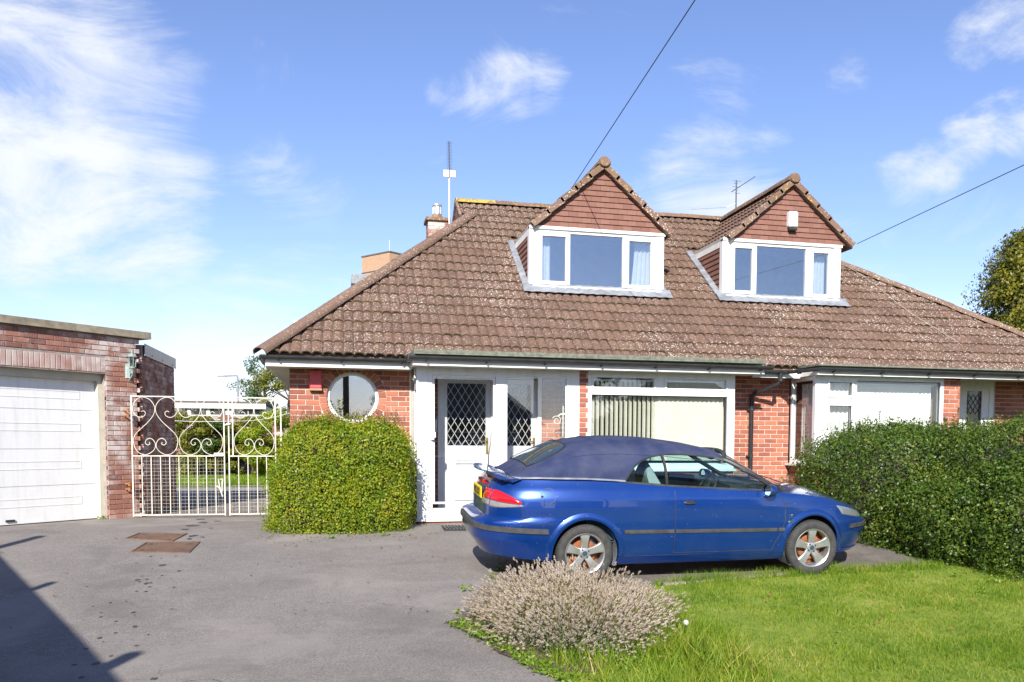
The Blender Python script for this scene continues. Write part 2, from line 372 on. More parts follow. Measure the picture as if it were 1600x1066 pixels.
def interp(x,pts):
    if x<=pts[0][0]: return pts[0][1]
    for (a,b),(c,d) in zip(pts,pts[1:]):
        if x<=c: return lerp(b,d,(x-a)/(c-a))
    return pts[-1][1]

# ---------------------------------------------------------------- bricks
def brick_mesh(name,L,H,mat,D=.05,ch=.004):
    mb=MB(); a,b=L/2,H/2
    o=[(-a,0+ch,-b),(a,ch,-b),(a,ch,b),(-a,ch,b)]; i=[(-a+ch,0,-b+ch),(a-ch,0,-b+ch),(a-ch,0,b-ch),(-a+ch,0,b-ch)]; k=[(-a,D,-b),(a,D,-b),(a,D,b),(-a,D,b)]
    mb.add(i+o+k,[(0,1,2,3)]+[(4+j,4+(j+1)%4,(j+1)%4,j) for j in range(4)]+[(8+j,8+(j+1)%4,4+(j+1)%4,4+j) for j in range(4)])
    return mb.mesh(name,mat)
BR={}
for m in ('brick_house','brick_garage'): BR[m]=brick_mesh('brick_'+m[6:],.215,.065,m)
BR['brick_soldier']=brick_mesh('soldier_brick',.065,.215,'brick_soldier')
def cut(ivs,a,b):
    out=[]
    for p,q in ivs:
        if b<=p or a>=q: out.append((p,q)); continue
        if a>p: out.append((p,a))
        if b<q: out.append((b,q))
    return out
class Wall:
    """bricks on a vertical plane through o along direction ang; front faces local -y"""
    def __init__(s,parent,ox,oy,ang,mat,rest_mat=None):
        s.p=parent; s.o=Vector((ox,oy,0)); s.a=ang; s.m=mat; s.d=Vector((math.cos(ang),math.sin(ang),0)); s.n=Vector((math.sin(ang),-math.cos(ang),0)); s.rest=MB(); s.count=0
    def pt(s,u,z,out=0): return s.o+s.d*u+s.n*out+Vector((0,0,z))
    def course(s,u0,u1,z0,z1,holes=(),circle=None,shown=lambda u,z:True,par=0,hole_pad=0):
        k=0; z=z0
        while z+.065<=z1+.01:
            off=-.1125*((k+par)%2); u=u0+off
            while u<u1:
                a,b=max(u,u0),min(u+.215,u1); ivs=[(a,b)] if b-a>.02 else []
                for (h0,h1,hz0,hz1) in holes:
                    if z<hz1-.01 and z+.065>hz0+.01: ivs=cut(ivs,h0,h1)
                for p,q in ivs:
                    if q-p<.025: continue
                    if circle:
                        cu,cz,cr=circle; zz=[z,z+.0217,z+.0433,z+.065]
                        near=any(abs(x-cz)<cr and p<cu+math.sqrt(cr*cr-(x-cz)**2) and q>cu-math.sqrt(cr*cr-(x-cz)**2) for x in zz)
                        if near:
                            for side in (-1,1):
                                L=[];
                                for x in zz:
                                    hw=math.sqrt(max(0,cr*cr-(x-cz)**2)) if abs(x-cz)<cr else -1
                                    if side<0: lo,hi=p,(min(q,cu-hw) if hw>=0 else min(q,cu))
                                    else: lo,hi=(max(p,cu+hw) if hw>=0 else max(p,cu)),q
                                    if hi-lo>.012: L.append((x,lo,hi))
                                if len(L)<2: continue
                                poly=[(lo,x) for x,lo,hi in L]+[(hi,x) for x,lo,hi in reversed(L)]
                                mb=MB(); mb.prism(poly,0,-.05,lambda a_,b_,d_:s.pt(a_,b_,d_)); mb.build('brick',s.m,s.p,fix=True); s.count+=1
                            continue
                    uc,zc=(p+q)/2,z+.0325
                    if shown(uc,zc):
                        o=link('brick',BR[s.m],s.p); o.location=s.pt(uc,zc,random.uniform(-.0015,.0015)); o.rotation_euler=(0,0,s.a); o.scale=((q-p)/.215,1,1); s.count+=1
                    else:
                        A=s.pt(p,z,0); me=BR[s.m]; sc=(q-p)/.215; vs=[s.pt(uc+v.co.x*sc,zc+v.co.z,-v.co.y) for v in me.vertices]
                        s.rest.add(vs,[tuple(f.vertices) for f in me.polygons])
                u+=.225
            z+=.075; k+=1
    def finish(s,name='brickwork'):
        if s.rest.v: tag(s.rest.build(name,s.m,s.p),kind='stuff')
# ---------------------------------------------------------------- ground
def ground_mat(name,stops,scale,bump,grain,bscale=180,rough=.92,extra=None):
    m,nt,b=new_mat(name); N=NT(nt)
    f=N.m('ADD',N.m('MULTIPLY',N.noise(scale,6,.6),.6),N.m('MULTIPLY',N.noise(scale*9,4),.4))
    c=N.ramp(N.mr(f,.3,.7),stops)
    g=N.noise(bscale,3,.8); g2=N.noise(bscale*.38,4,.8); c=N.mix(N.m('MULTIPLY',N.mr(g2,.52,.66),grain*1.25),c,(.40,.37,.34)); c=N.mix(N.m('MULTIPLY',N.mr(g2,.47,.33),grain*1.5),c,(.04,.037,.035)); c=N.mix(N.m('MULTIPLY',N.mr(g,.50,.72),grain),c,(.46,.44,.42)); c=N.mix(N.m('MULTIPLY',N.mr(g,.48,.28),grain),c,(.02,.02,.02))
    if extra: c=extra(N,c)
    N.l(c,b.inputs['Base Color']); b.inputs['Roughness'].default_value=rough; b.inputs['Specular IOR Level'].default_value=.25
    N.l(N.bump(N.noise(bscale,3,.8),bump,.006),b.inputs['Normal']); return m
def drive_extra(N,c):
    w=N.mr(N.noise(.5,4,.6,dist=.6),.50,.64); c=N.mix(N.m('MULTIPLY',w,.55),c,(.33,.295,.26)); dk=N.mr(N.noise(.75,4,.6,dist=.8),.52,.66); c=N.mix(N.m('MULTIPLY',dk,.38),c,(.105,.094,.088))
    # hairline cracks
    v=N.n('ShaderNodeTexVoronoi',feature='DISTANCE_TO_EDGE'); v.inputs['Scale'].default_value=.55
    mx=N.n('ShaderNodeVectorMath',operation='ADD'); N.l(N.P(),mx.inputs[0]); q=N.n('ShaderNodeTexNoise'); q.inputs['Scale'].default_value=2.2; q.inputs['Detail'].default_value=5; N.l(N.P(),q.inputs['Vector'])
    sc=N.n('ShaderNodeVectorMath',operation='SCALE'); N.l(q.outputs['Color'],sc.inputs[0]); sc.inputs['Scale'].default_value=.55; N.l(sc.outputs[0],mx.inputs[1]); N.l(mx.outputs[0],v.inputs['Vector'])
    cr=N.m('MULTIPLY',N.m('LESS_THAN',v.outputs['Distance'],.0016),N.mr(N.noise(.8,2),.58,.62)); c=N.mix(N.m('MULTIPLY',cr,.8),c,(.02,.02,.02))
    vv=N.n('ShaderNodeTexVoronoi'); vv.inputs['Scale'].default_value=9; N.l(N.P(),vv.inputs['Vector'])
    pale=N.m('MULTIPLY',N.m('LESS_THAN',vv.outputs['Distance'],.10),N.m('GREATER_THAN',vv.outputs['Color'],.93)); return N.mix(N.m('MULTIPLY',pale,.6),c,(.5,.48,.45))
ground_mat('tarmac',[(0,(.165,.145,.13)),(.5,(.21,.186,.166)),(1,(.255,.226,.20))],.9,.7,.42,150,extra=drive_extra)
def pad_extra(N,c):
    w=N.mr(N.noise(2.2,5,.7),.52,.68); c=N.mix(N.m('MULTIPLY',w,.55),c,(.24,.21,.17)); k=N.mr(N.noise(3.3,5,.7),.60,.72); return N.mix(N.m('MULTIPLY',k,.5),c,(.10,.10,.025))
ground_mat('old_tarmac',[(0,(.085,.075,.065)),(.5,(.135,.118,.10)),(1,(.19,.165,.14))],1.6,.7,.25,140,extra=pad_extra)
ground_mat('lawn_base',[(0,(.08,.14,.012)),(.4,(.16,.215,.02)),(.7,(.24,.275,.035)),(1,(.42,.35,.13))],1.3,.6,.05,120)
ground_mat('rough_ground',[(0,(.05,.09,.02)),(.5,(.09,.13,.03)),(1,(.14,.15,.06))],.25,.4,.05,60)
ground_mat('soil',[(0,(.05,.035,.022)),(1,(.12,.085,.055))],5,.6,.2,120)
def slope_sheet(name,poly,lift,mat,parent=None,kind='structure',jag=0):
    bm=bmesh.new(); f=bm.faces.new([bm.verts.new((x,y,0)) for x,y in poly])
    for yy in (-1,-6,-13):
        bmesh.ops.bisect_plane(bm,geom=bm.verts[:]+bm.edges[:]+bm.faces[:],plane_co=(0,yy,0),plane_no=(0,1,0))
    for v in bm.verts: v.co.z=zg(v.co.y)+lift
    bmesh.ops.triangulate(bm,faces=bm.faces[:]); bmesh.ops.recalc_face_normals(bm,faces=bm.faces)
    if sum(f.normal.z for f in bm.faces)<0: bmesh.ops.reverse_faces(bm,faces=bm.faces)
    me=bpy.data.meshes.new(name); bm.to_mesh(me); bm.free(); me.materials.append(MAT[mat]); o=link(name,me,parent)
    if kind and parent is None: o['kind']=kind
    return o
slope_sheet('ground',[(-400,-400),(400,-400),(400,600),(-400,600)],0,'rough_ground')
def G(*pts): return [gnd(*p) for p in pts]
EDGE_L=[(1.62,-5.95),(1.72,-6.25),(1.84,-6.62),(2.0,-7.2),(2.14,-7.7),(2.3,-8.3),(2.5,-9.2),(2.7,-10.5),(3.0,-13)]
drive=slope_sheet('driveway',[(-14,-16),(3.1,-16)]+EDGE_L[::-1]+[(2.42,-3.89),(3.0,-.0),(12,0),(12,10.2),(-14,10.2)],.004,'tarmac')
PAD=[(2.42,-3.89),(1.62,-5.95),(2.2,-5.35),(3.05,-5.02),(3.86,-4.90),(4.87,-4.73),(5.74,-4.55),(6.6,-4.47),(7.5,-4.42),(7.7,-3.0),(7.7,-.55),(2.9,-.55)]
slope_sheet('parking_pad',PAD,.010,'old_tarmac')
LAWN=[(3.0,-13),(2.7,-10.5),(2.5,-9.2),(2.3,-8.3),(2.14,-7.7),(2.0,-7.2),(1.84,-6.62),(1.72,-6.25),(1.62,-5.95),(2.2,-5.38),(3.05,-5.06),(3.86,-4.95),(4.87,-4.79),(5.74,-4.62),(6.6,-4.54),(7.5,-4.49),(8.6,-4.4),(14,-4.2),(14,-13)]
def rag(poly,amp,step=.12,lock=lambda p:p[0]>7.6 or p[1]<-10):
    out=[]
    for (ax,ay),(bx,by) in zip(poly,poly[1:]+poly[:1]):
        n=max(1,int(math.hypot(bx-ax,by-ay)/step)) if not (lock((ax,ay)) and lock((bx,by))) else 1
        for k in range(n):
            x,y=lerp(ax,bx,k/n),lerp(ay,by,k/n); q=0 if lock((x,y)) else amp; out.append((x+q*mnoise.noise(Vector((x*4,y*4,2)))+q*.6*mnoise.noise(Vector((x*11,y*11,5))),y+q*mnoise.noise(Vector((x*4,y*4,9)))))
    return out
slope_sheet('front_lawn',rag(LAWN,.05),.012,'lawn_base')
slope_sheet('planting_bed',rag([(1.58,-5.95),(1.78,-6.6),(2.02,-7.45),(2.4,-7.6),(3.0,-7.1),(3.4,-6.4),(3.2,-5.5),(2.6,-5.25),(2.1,-5.40)],.06),.016,'soil')
slope_sheet('back_lawn',[(-14,11.2),(12,11.2),(12,19.0),(-14,19.0)],.010,'lawn_base')
# concrete edging between pad and lawn
ed=thing('lawn_edging','low pale concrete edging strip between the parked blue car and the grass','edging',(5,-4.8,zg(-4.8)))
mb=MB(); pts=[(3.95,-4.925),(4.87,-4.76),(5.74,-4.585),(6.6,-4.505)]
for i,((ax,ay),(bx,by)) in enumerate(zip(pts,pts[1:])):
    mb=MB(); d=Vector((bx-ax,by-ay,0)); n=Vector((-d.y,d.x,0)).normalized()*.035; a0=Vector((ax,ay,0))+d*.006; b0=Vector((bx,by,0))-d*.006
    vs=[]
    for zz in (-.05,.035):
        for p in (a0-n,b0-n,b0+n,a0+n): vs.append((p.x,p.y,zg(p.y)+zz))
    mb.add(vs,[(3,2,1,0),(4,5,6,7),(0,1,5,4),(1,2,6,5),(2,3,7,6),(3,0,4,7)]); mb.build('edging_length','concrete_coping',ed)
# damp drips and spots on the tarmac
simple('damp',(.035,.031,.029),.7,(.075,.066,.06),22)
SPOTS=[(256,848,7),(262,845,5),(300,822,22),(318,817,20),(330,826,8),(290,828,14),(302,838,13),(316,840,9),(296,843,9),(213,880,4),(236,870,5),(252,873,5),(275,870,4),(238,889,4),(255,884,12),(280,893,6),(222,901,5),(214,907,8),(218,910,5),(229,906,6),(228,913,9),(235,912,6),(234,918,6),(214,925,6),(228,925,6),(253,900,5),(272,919,6),(249,905,3),(172,943,6),(145,948,4),(158,965,6),(181,972,6),(209,958,8),(211,962,4),(181,990,7),(156,998,8),(161,1004,4),(211,980,9),(213,1010,8),(174,1026,8),(240,1062,11),(150,1038,12),(116,1040,10),(128,1060,12),(135,1015,8),(340,815,12),(312,812,14)]
for i,(px,py,r) in enumerate(SPOTS):
    gx,gy=gnd(px,py); gx2,_=gnd(px+r,py); rr=abs(gx2-gx)*.52; mb=MB(); n=11; vs=[]
    for k in range(n):
        a=2*math.pi*k/n; q=rr*random.uniform(.5,1.25); x=gx+q*math.cos(a); y=gy+q*1.5*math.sin(a); vs.append((x,y,zg(y)+.0065))
    mb.add(vs,[tuple(range(n))]); mb.build('damp_spot','damp',drive)
# two inspection covers
ground_mat('cover_rust',[(0,(.08,.045,.03)),(.5,(.15,.085,.055)),(1,(.20,.12,.075))],4,.7,.12,120)
for i,(c,lab) in enumerate([([(195,843),(270,847),(293,835),(218,834)],'rusty brown inspection cover in the tarmac, the one closer to the gate'),([(203,864),(296,865),(313,848),(228,849)],'rusty brown inspection cover in the tarmac, the one farther from the gate')]):
    q=G(*c); cx=sum(p[0] for p in q)/4; cy=sum(p[1] for p in q)/4
    t=thing('manhole_cover',lab,'manhole cover',(cx,cy,zg(cy)),'inspection covers in the driveway')
    def P(s,w,h): 
        a=(lerp(q[0][0],q[1][0],s),lerp(q[0][1],q[1][1],s)); b=(lerp(q[3][0],q[2][0],s),lerp(q[3][1],q[2][1],s)); x,y=lerp(a[0],b[0],w),lerp(a[1],b[1],w); return (x,y,zg(y)+h)
    mb=MB(); 
    for (s0,s1,w0,w1) in ((0,1,0,.05),(0,1,.95,1),(0,.035,.05,.95),(.965,1,.05,.95)):
        mb.add([P(s0,w0,.004),P(s1,w0,.004),P(s1,w1,.004),P(s0,w1,.004),P(s0,w0,.016),P(s1,w0,.016),P(s1,w1,.016),P(s0,w1,.016)],[(4,5,6,7),(0,1,5,4),(1,2,6,5),(2,3,7,6),(3,0,4,7)])
    mb.build('frame','cover_rust',t)
    mb=MB(); mb.add([P(.045,.06,.011),P(.955,.06,.011),P(.955,.94,.011),P(.045,.94,.011),P(.045,.06,.0),P(.955,.06,.0),P(.955,.94,.0),P(.045,.94,.0)],[(0,1,2,3)]+[(4+k,4+(k+1)%4,(k+1)%4,k) for k in range(4)])
    lid=mb.build('lid','cover_rust',t)
    for s,w in ((.15,.2),(.85,.2),(.15,.8),(.85,.8)):
        mb=MB(); p=P(s,w,.012); mb.cyl(p,.022,.003,'z',10); mb.build('lifting_eye','damp',lid)
# ---------------------------------------------------------------- the house (a semi-detached pair)
PT=R(36.5); TN,CS,SN=math.tan(PT),math.cos(PT),math.sin(PT)
EY,EZ=-.45,2.47; RY=4.37; RZ=EZ+(RY-EY)*TN
def rz(y): return EZ+(y-EY)*TN
def ry(z): return EY+(z-EZ)/TN
def hipL(y): return -.30+(y-EY)*.818
def hipR(y): return 14.43-1.1224*(y-EY)
HLY=3.83
D1=(3.88,6.33,5.18); D2=(7.46,9.85,8.80); DY=1.44; DZ0,DZ1=3.88,4.90; DBY=ry(4.88)
H=thing('house','pair of joined red brick bungalows with a brown tiled roof and two white-framed dormers','house',(6.7,2,0))

# walls: mortar faces, bricks in front of them
wl_=MB()
def wallbox(x0,x1,y0,y1,z0,z1): wl_.box(x0,x1,y0,y1,z0,z1)
F=.009   # mortar joint depth
wallbox(-.0,.25,.26,8.6,0,2.4)                                   # left end
wallbox(6.83,8.06,F,.25,0,2.36); wallbox(4.262,4.398,-.5+F,-.25,0,2.34)
wallbox(4.398,6.83,-.5+F,-.25,0,.80); wallbox(6.70,6.95,-.25,.24,0,2.34)
wallbox(8.08+F,10.44,-.8+F,-.55,0,.86); wallbox(8.08+F,8.33,-.55,.22,0,.86); wallbox(10.44,10.75-F,-.8+F,-.3,0,2.34); wallbox(10.55,10.75-F,-.3,.1,0,2.34)
wallbox(12.12,14.1,F,.25,0,2.4); wallbox(13.85,14.1,.25,8.6,0,2.4); wallbox(.0,14.1,8.6,8.85,0,2.4)
wallbox(1.81,4.262,-.5+F,-.30,-.05,.05)
wallbox(1.79,2.19,.3+F,.5,0,2.36); wallbox(3.84,4.27,.3+F,.5,0,2.36); wallbox(4.16,4.262,-.3,.3,0,2.34)
# the left front wall with its round window opening
wcx,wcz,wr=.90,1.86,.378
n=64; outer=[]; inner=[]
def ray_rect(a):
    dx,dz=math.cos(a),math.sin(a); t=1e9
    if dx>1e-9: t=min(t,(1.76-wcx)/dx)
    if dx<-1e-9: t=min(t,(0-wcx)/dx)
    if dz>1e-9: t=min(t,(2.36-wcz)/dz)
    if dz<-1e-9: t=min(t,(0-wcz)/dz)
    return (wcx+dx*t,wcz+dz*t)
angs=sorted([2*math.pi*k/n for k in range(n)]+[math.atan2(z-wcz,x-wcx)%(2*math.pi) for x in (0,1.76) for z in (0,2.36)])
vs=[]
for a in angs:
    ox,oz=ray_rect(a); vs+=[(ox,F,oz),(wcx+wr*math.cos(a),F,wcz+wr*math.sin(a)),(wcx+wr*math.cos(a),.25,wcz+wr*math.sin(a)),(ox,.25,oz)]
m=len(angs); fs=[]
for i in range(m):
    j=(i+1)%m; a,b=4*i,4*j; fs+=[(a,b,b+1,a+1),(a+1,b+1,b+2,a+2),(a+2,b+2,b+3,a+3)]
wl_.add(vs,fs)
WALL=wl_.build('wall','mortar',H,fix=True)
wa=Wall(WALL,0,0,0,'brick_house'); vis=lambda u,z:z>1.30
wa.course(0,1.735,.02,2.34,circle=(wcx,wcz,.492),shown=vis,par=1)
for k in range(30):                                              # ring of headers round the window
    a0=2*math.pi*(k+.06)/30; a1=2*math.pi*(k+.94)/30; mb=MB()
    pl=[(wcx+r*math.cos(a),wcz+r*math.sin(a)) for r,a in ((.379,a0),(.379,a1),(.486,a1),(.486,(a0+a1)/2),(.486,a0))]
    mb.prism(pl,-.002,.1,lambda a,b,d:(a,d,b)); mb.build('brick','brick_house',WALL,fix=True)
wb=Wall(WALL,0,0,0,'brick_house'); wb.course(6.95,8.06,.02,2.34,shown=lambda u,z:z>.55)
wc=Wall(WALL,4.264,-.5,0,'brick_house'); wc.course(0,.132,.02,2.34,shown=lambda u,z:z>1.3); wc.course(.134,2.56,.02,.76,shown=lambda u,z:False)
wd=Wall(WALL,8.08,-.8,0,'brick_house'); wd.course(0,2.36,.02,.84,shown=lambda u,z:False); wd.course(2.36,2.67,.02,2.34,shown=lambda u,z:z>1.3)
we=Wall(WALL,8.08,0,-math.pi/2,'brick_house'); we.course(0,.79,.02,.84,shown=lambda u,z:z>.5)
wf=Wall(WALL,0,0,0,'brick_house'); wf.course(12.13,14.1,.02,2.38,shown=lambda u,z:z>1.2 and u<12.9)
wg=Wall(WALL,0,.3,0,'brick_house'); wg.course(1.8,2.19,.02,2.3,shown=lambda u,z:False); wg.course(3.84,4.16,.02,2.3,shown=lambda u,z:False)
wh=Wall(WALL,4.16,.3,-math.pi/2,'brick_house'); wh.course(0,.55,.02,2.3,shown=lambda u,z:False)
wi=Wall(WALL,10.75,-.8,math.pi/2,'brick_house'); wi.course(0,.8,.02,2.3,shown=lambda u,z:False)
wj=Wall(WALL,1.81,-.5,0,'brick_house'); wj.course(0,2.45,-.035,.045,shown=lambda u,z:u<.9)
wk=Wall(WALL,0,8.6,-math.pi/2,'brick_house'); wk.course(0,8.58,.02,2.3,shown=lambda u,z:False)
for w_ in (wa,wb,wc,wd,we,wf,wg,wh,wi,wj,wk): w_.finish('brickwork')
# rooms behind the glass
mb=MB(); mb.box(.1,14.0,-.3,8.6,-.02,.03,1); mb.box(-.2,14.2,-.25,8.7,2.40,2.44); mb.box(.25,1.74,2.4,2.5,0,2.4); mb.box(4.5,6.7,3.0,3.1,0,2.4); mb.box(8.4,10.5,3.0,3.1,0,2.4); mb.box(4.32,4.42,.5,3.0,0,2.4); mb.box(6.83,6.93,.25,3,0,2.4); mb.box(1.74,1.80,.02,2.5,0,2.4); mb.box(8.2,8.3,.22,3,0,2.4); mb.box(1.8,4.3,2.0,2.1,0,2.4); mb.box(10.6,10.7,.1,3,0,2.4); mb.box(11,12.2,1.6,1.7,0,2.4)
mb.build('room_linings',['room_wall','carpet'],H)

# ------------------------------------------------ windows and porch
def frame_boxes(mb,x0,x1,z0,z1,y0,y1,w,wt=None,wb_=None,ww=None):
    wt=wt or w; wb_=wb_ or w; wR=ww or w
    mb.box(x0,x0+w,y0,y1,z0,z1); mb.box(x1-wR,x1,y0,y1,z0,z1); mb.box(x0+w,x1-wR,y0,y1,z1-wt,z1); mb.box(x0+w,x1-wR,y0,y1,z0,z0+wb_)
def pane(parent,x0,x1,z0,z1,y,mat='glass',name='pane'):
    mb=MB(); mb.box(x0,x1,y,y+.006,z0,z1); return mb.build(name,mat,parent)
def bead(mb,x0,x1,z0,z1,y,w=.012,mi=0):
    frame_boxes(mb,x0-.001,x1+.001,z0-.001,z1+.001,y-.008,y+.004,w)
# round window
mb=MB(); yy=.055
mb.lathe([(.377,0),(.377,-.05),(.352,-.058),(.335,-.05),(.328,-.02),(.328,0)],48,lambda v:Vector((wcx+v.x,yy+.05+v.z*1.0,wcz+v.y)))
rw=mb.build('round_window','upvc',H,smooth=35); mb=MB(); mb.cyl((wcx,yy+.03,wcz),.332,.006,'y',48); mb.build('pane','glass_dormer',rw)
# porch, front window and their shared frame
mb=MB()
mb.box(1.80,1.965,-.5,-.40,.06,2.30); frame_boxes(mb,1.968,4.262,.055,2.30,-.49,-.40,.06,wt=.11,wb_=.17,ww=.20)
mb.box(2.972,3.128,-.485,-.41,.225,2.19); mb.box(1.78,4.262,-.535,-.40,.035,.075)
mb.box(1.80,1.87,-.40,.0,.06,.14); mb.box(1.80,1.87,-.40,.0,1.98,2.06); mb.box(1.80,1.87,-.40,.0,2.22,2.30); mb.box(1.80,1.87,-.05,.0,.06,2.3); mb.box(1.80,1.86,-.40,-.06,.14,.9)
PORCH=mb.build('porch','upvc',H)
p1=pane(PORCH,2.028,2.972,.225,2.19,-.45,'glass_porch'); p2=pane(PORCH,3.128,4.062,.225,2.19,-.47,'glass_porch')
mb=MB(); mb.box(1.832,1.838,-.40,-.05,.9,1.98); mb.build('pane','glass',PORCH); mb=MB(); mb.box(1.832,1.838,-.40,-.05,2.06,2.22); mb.build('pane','glass',PORCH)
mb=MB(); bead(mb,2.035,2.965,.29,2.18,-.455,.03); bead(mb,3.135,4.055,.25,2.18,-.475,.012); mb.build('sash','upvc',PORCH)
mb=MB(); mb.box(2.0,2.05,-.53,-.49,1.24,1.38); mb.box(2.05,2.075,-.525,-.49,1.27,1.35); mb.build('door_handle','upvc',PORCH)
text_mesh('house_number','9',.11,Matrix.Translation((1.885,-.503,1.43))@Matrix.Rotation(R(90),4,'X'),'galv',PORCH,.004)
mb=MB(); mb.box(2.06,2.18,.255,.3,1.36,1.56); mb.build('bell_box','blind_cream',PORCH)
# inner doors
mb=MB(); frame_boxes(mb,2.19,3.84,.03,2.28,.24,.36,.07); mb.box(3.02,3.12,.245,.36,.03,2.2)
frame_boxes(mb,2.262,3.018,.05,2.19,.27,.32,.075,wt=.07,wb_=1.1); frame_boxes(mb,3.122,3.768,.05,2.19,.27,.32,.12,wt=.07,wb_=1.1,ww=.09)
DOOR=mb.build('inner_door','upvc',PORCH)
def leaded(x0,x1,z0,z1,y,parent):
    pane(parent,x0,x1,z0,z1,y+.02,'glass_leaded','leaded_pane')
mb=MB()
def lattice(mb,x0,x1,z0,z1,y,sx=.115,sz=.19):
    k=-30
    while k<40:
        for sg in (1,-1):
            # line z=z0+ (x-x0)*sg*sz/sx + k*sz
            pts=[]
            for x in (x0,x1):
                pts.append((x,z0+sg*(x-x0)*sz/sx+k*sz))
            (xa,za),(xb,zb_)=pts
            if za>zb_: (xa,za),(xb,zb_)=(xb,zb_),(xa,za)
            if zb_<z0 or za>z1: continue
            if za<z0: t=(z0-za)/(zb_-za); xa=lerp(xa,xb,t); za=z0
            if zb_>z1: t=(z1-za)/(zb_-za); xb=lerp(xa,xb,t); zb_=z1
            if abs(xa-xb)<.01: continue
            mb.tube([(xa,y,za),(xb,y,zb_)],.0042,4)
        k+=1
for x0,x1 in ((2.337,2.943),(3.242,3.678)):
    pane(PORCH,x0,x1,1.15,2.12,.295,'glass_leaded','leaded_pane'); lattice(mb,x0,x1,1.15,2.12,.288)
mb.build('leading','blind_white',PORCH)
mb=MB()
for x0,x1 in ((2.36,2.92),(3.26,3.66)):
    for g,d in ((0,.008),(.045,.014),(.09,.02)): frame_boxes(mb,x0+g,x1-g,.2+g,.98-g,.27-d,.272,.022)
mb.build('door_panel','upvc',PORCH)
for xx in (2.965,3.72):
    mb=MB(); mb.box(xx-.018,xx+.018,.258,.27,1.02,1.28); mb.tube([(xx,.262,1.22),(xx,.225,1.22),(xx-.12,.225,1.22)],.009,8); mb.build('door_handle','brass',PORCH)
mb=MB(); mb.tube([(4.16,-.05,1.65),(4.08,-.05,1.65),(4.04,-.05,1.62)],.012,6); a=[(4.02+.06*math.cos(t)*(.3+t/9),-.05,1.55+.06*math.sin(t)*(.3+t/9)) for t in np.linspace(0,9,26)]; mb.tube(a,.006,5); mb.tube([(4.12,-.05,1.30),(4.12,-.05,1.78)],.009,6)
tag(mb.build('scroll_bracket','white_paint',None),'small white scrolled iron bracket inside the glazed porch','bracket')
# front window
mb=MB(); frame_boxes(mb,4.40,6.83,.80,2.30,-.49,-.41,.055,wt=.06,wb_=.09,ww=.12)
mb.box(4.455,6.71,-.487,-.41,1.945,2.03); mb.box(5.50,5.645,-.485,-.41,2.03,2.24)
frame_boxes(mb,4.456,5.50,2.03,2.24,-.50,-.44,.032); frame_boxes(mb,5.645,6.709,2.03,2.24,-.50,-.44,.032); mb.box(4.36,6.85,-.56,-.41,.765,.80); mb.box(4.40,6.83,-.485,-.40,2.24,2.33)
FW1=mb.build('front_window','upvc',H)
pane(FW1,4.455,6.71,.89,1.945,-.452); pane(FW1,4.488,5.468,2.06,2.21,-.47); pane(FW1,5.677,6.677,2.06,2.21,-.47)
mb=MB(); bead(mb,4.457,6.70,.892,1.943,-.456,.010); mb.build('glazing_bead','gutter_black',FW1)
# vertical blinds
def blind(label,x0,x1,z0,z1,y,openfrac,mat,step=.076,w=.089,name='vertical_blind'):
    t=thing(name,label,'blind',((x0+x1)/2,y,z0)); mb=MB(); mb.box(x0-.02,x1+.02,y-.012,y+.02,z1,z1+.03); mb.build('head_rail','upvc',t)
    sm=MB(); pts=[]
    for zz in (z0-z1,0): pts.append([(-w/2,0,zz),(-w/4,.005,zz),(0,.0065,zz),(w/4,.005,zz),(w/2,0,zz)])
    sm.grid(pts); sm.grid([[(a,b+.0015,c) for a,b,c in r] for r in pts],flip=True); me=sm.mesh('slat',mat)
    x=x0+w/2; 
    while x<x1-w/2+.01:
        f=(x-x0)/(x1-x0); o=link('slat',me,t); o.location=(x,y,z1); o.rotation_euler=(0,0,R(openfrac(f)+random.uniform(-4,4))); x+=step
    return t
blind('cream vertical slat blind behind the front window above the blue car',4.47,6.68,.93,2.16,-.36,lambda f: 40-f*6 if f<.50 else -20,'blind_cream')
blind('white vertical slat blind closed across the bay window behind the big hedge',8.86,10.36,.93,2.17,-.62,lambda f:-14,'blind_white')
# bay window of the right-hand house
mb=MB(); frame_boxes(mb,8.10,10.44,.88,2.30,-.79,-.70,.19,wt=.07,wb_=.08,ww=.06)
mb.box(8.765,8.825,-.785,-.70,.96,2.23); mb.box(8.29,8.765,-.785,-.70,1.86,1.95)
frame_boxes(mb,8.292,8.763,1.95,2.228,-.805,-.74,.035); frame_boxes(mb,8.292,8.763,.962,1.858,-.805,-.74,.035); mb.box(8.02,10.5,-.88,-.70,.845,.88)
mb.box(8.085,8.16,-.05,.0,.88,2.3); mb.box(8.085,8.16,-.70,-.05,.88,.95); mb.box(8.085,8.16,-.70,-.05,2.23,2.3); mb.box(8.0,8.085,-.88,.0,.845,.88); mb.box(8.083,8.158,-.786,-.702,.883,2.297)
BAY=mb.build('bay_window','upvc',H)
pane(BAY,8.825,10.38,.96,2.23,-.75); pane(BAY,8.326,8.73,1.98,2.195,-.77); pane(BAY,8.326,8.73,.995,1.825,-.77)
mb=MB(); mb.box(8.118,8.124,-.70,-.05,.95,2.23); mb.build('pane','glass',BAY)
mb=MB(); bead(mb,8.828,10.377,.963,2.227,-.756,.009); bead(mb,8.328,8.728,1.983,2.192,-.776,.007); bead(mb,8.328,8.728,.998,1.822,-.776,.007); mb.build('glazing_bead','gutter_black',BAY)
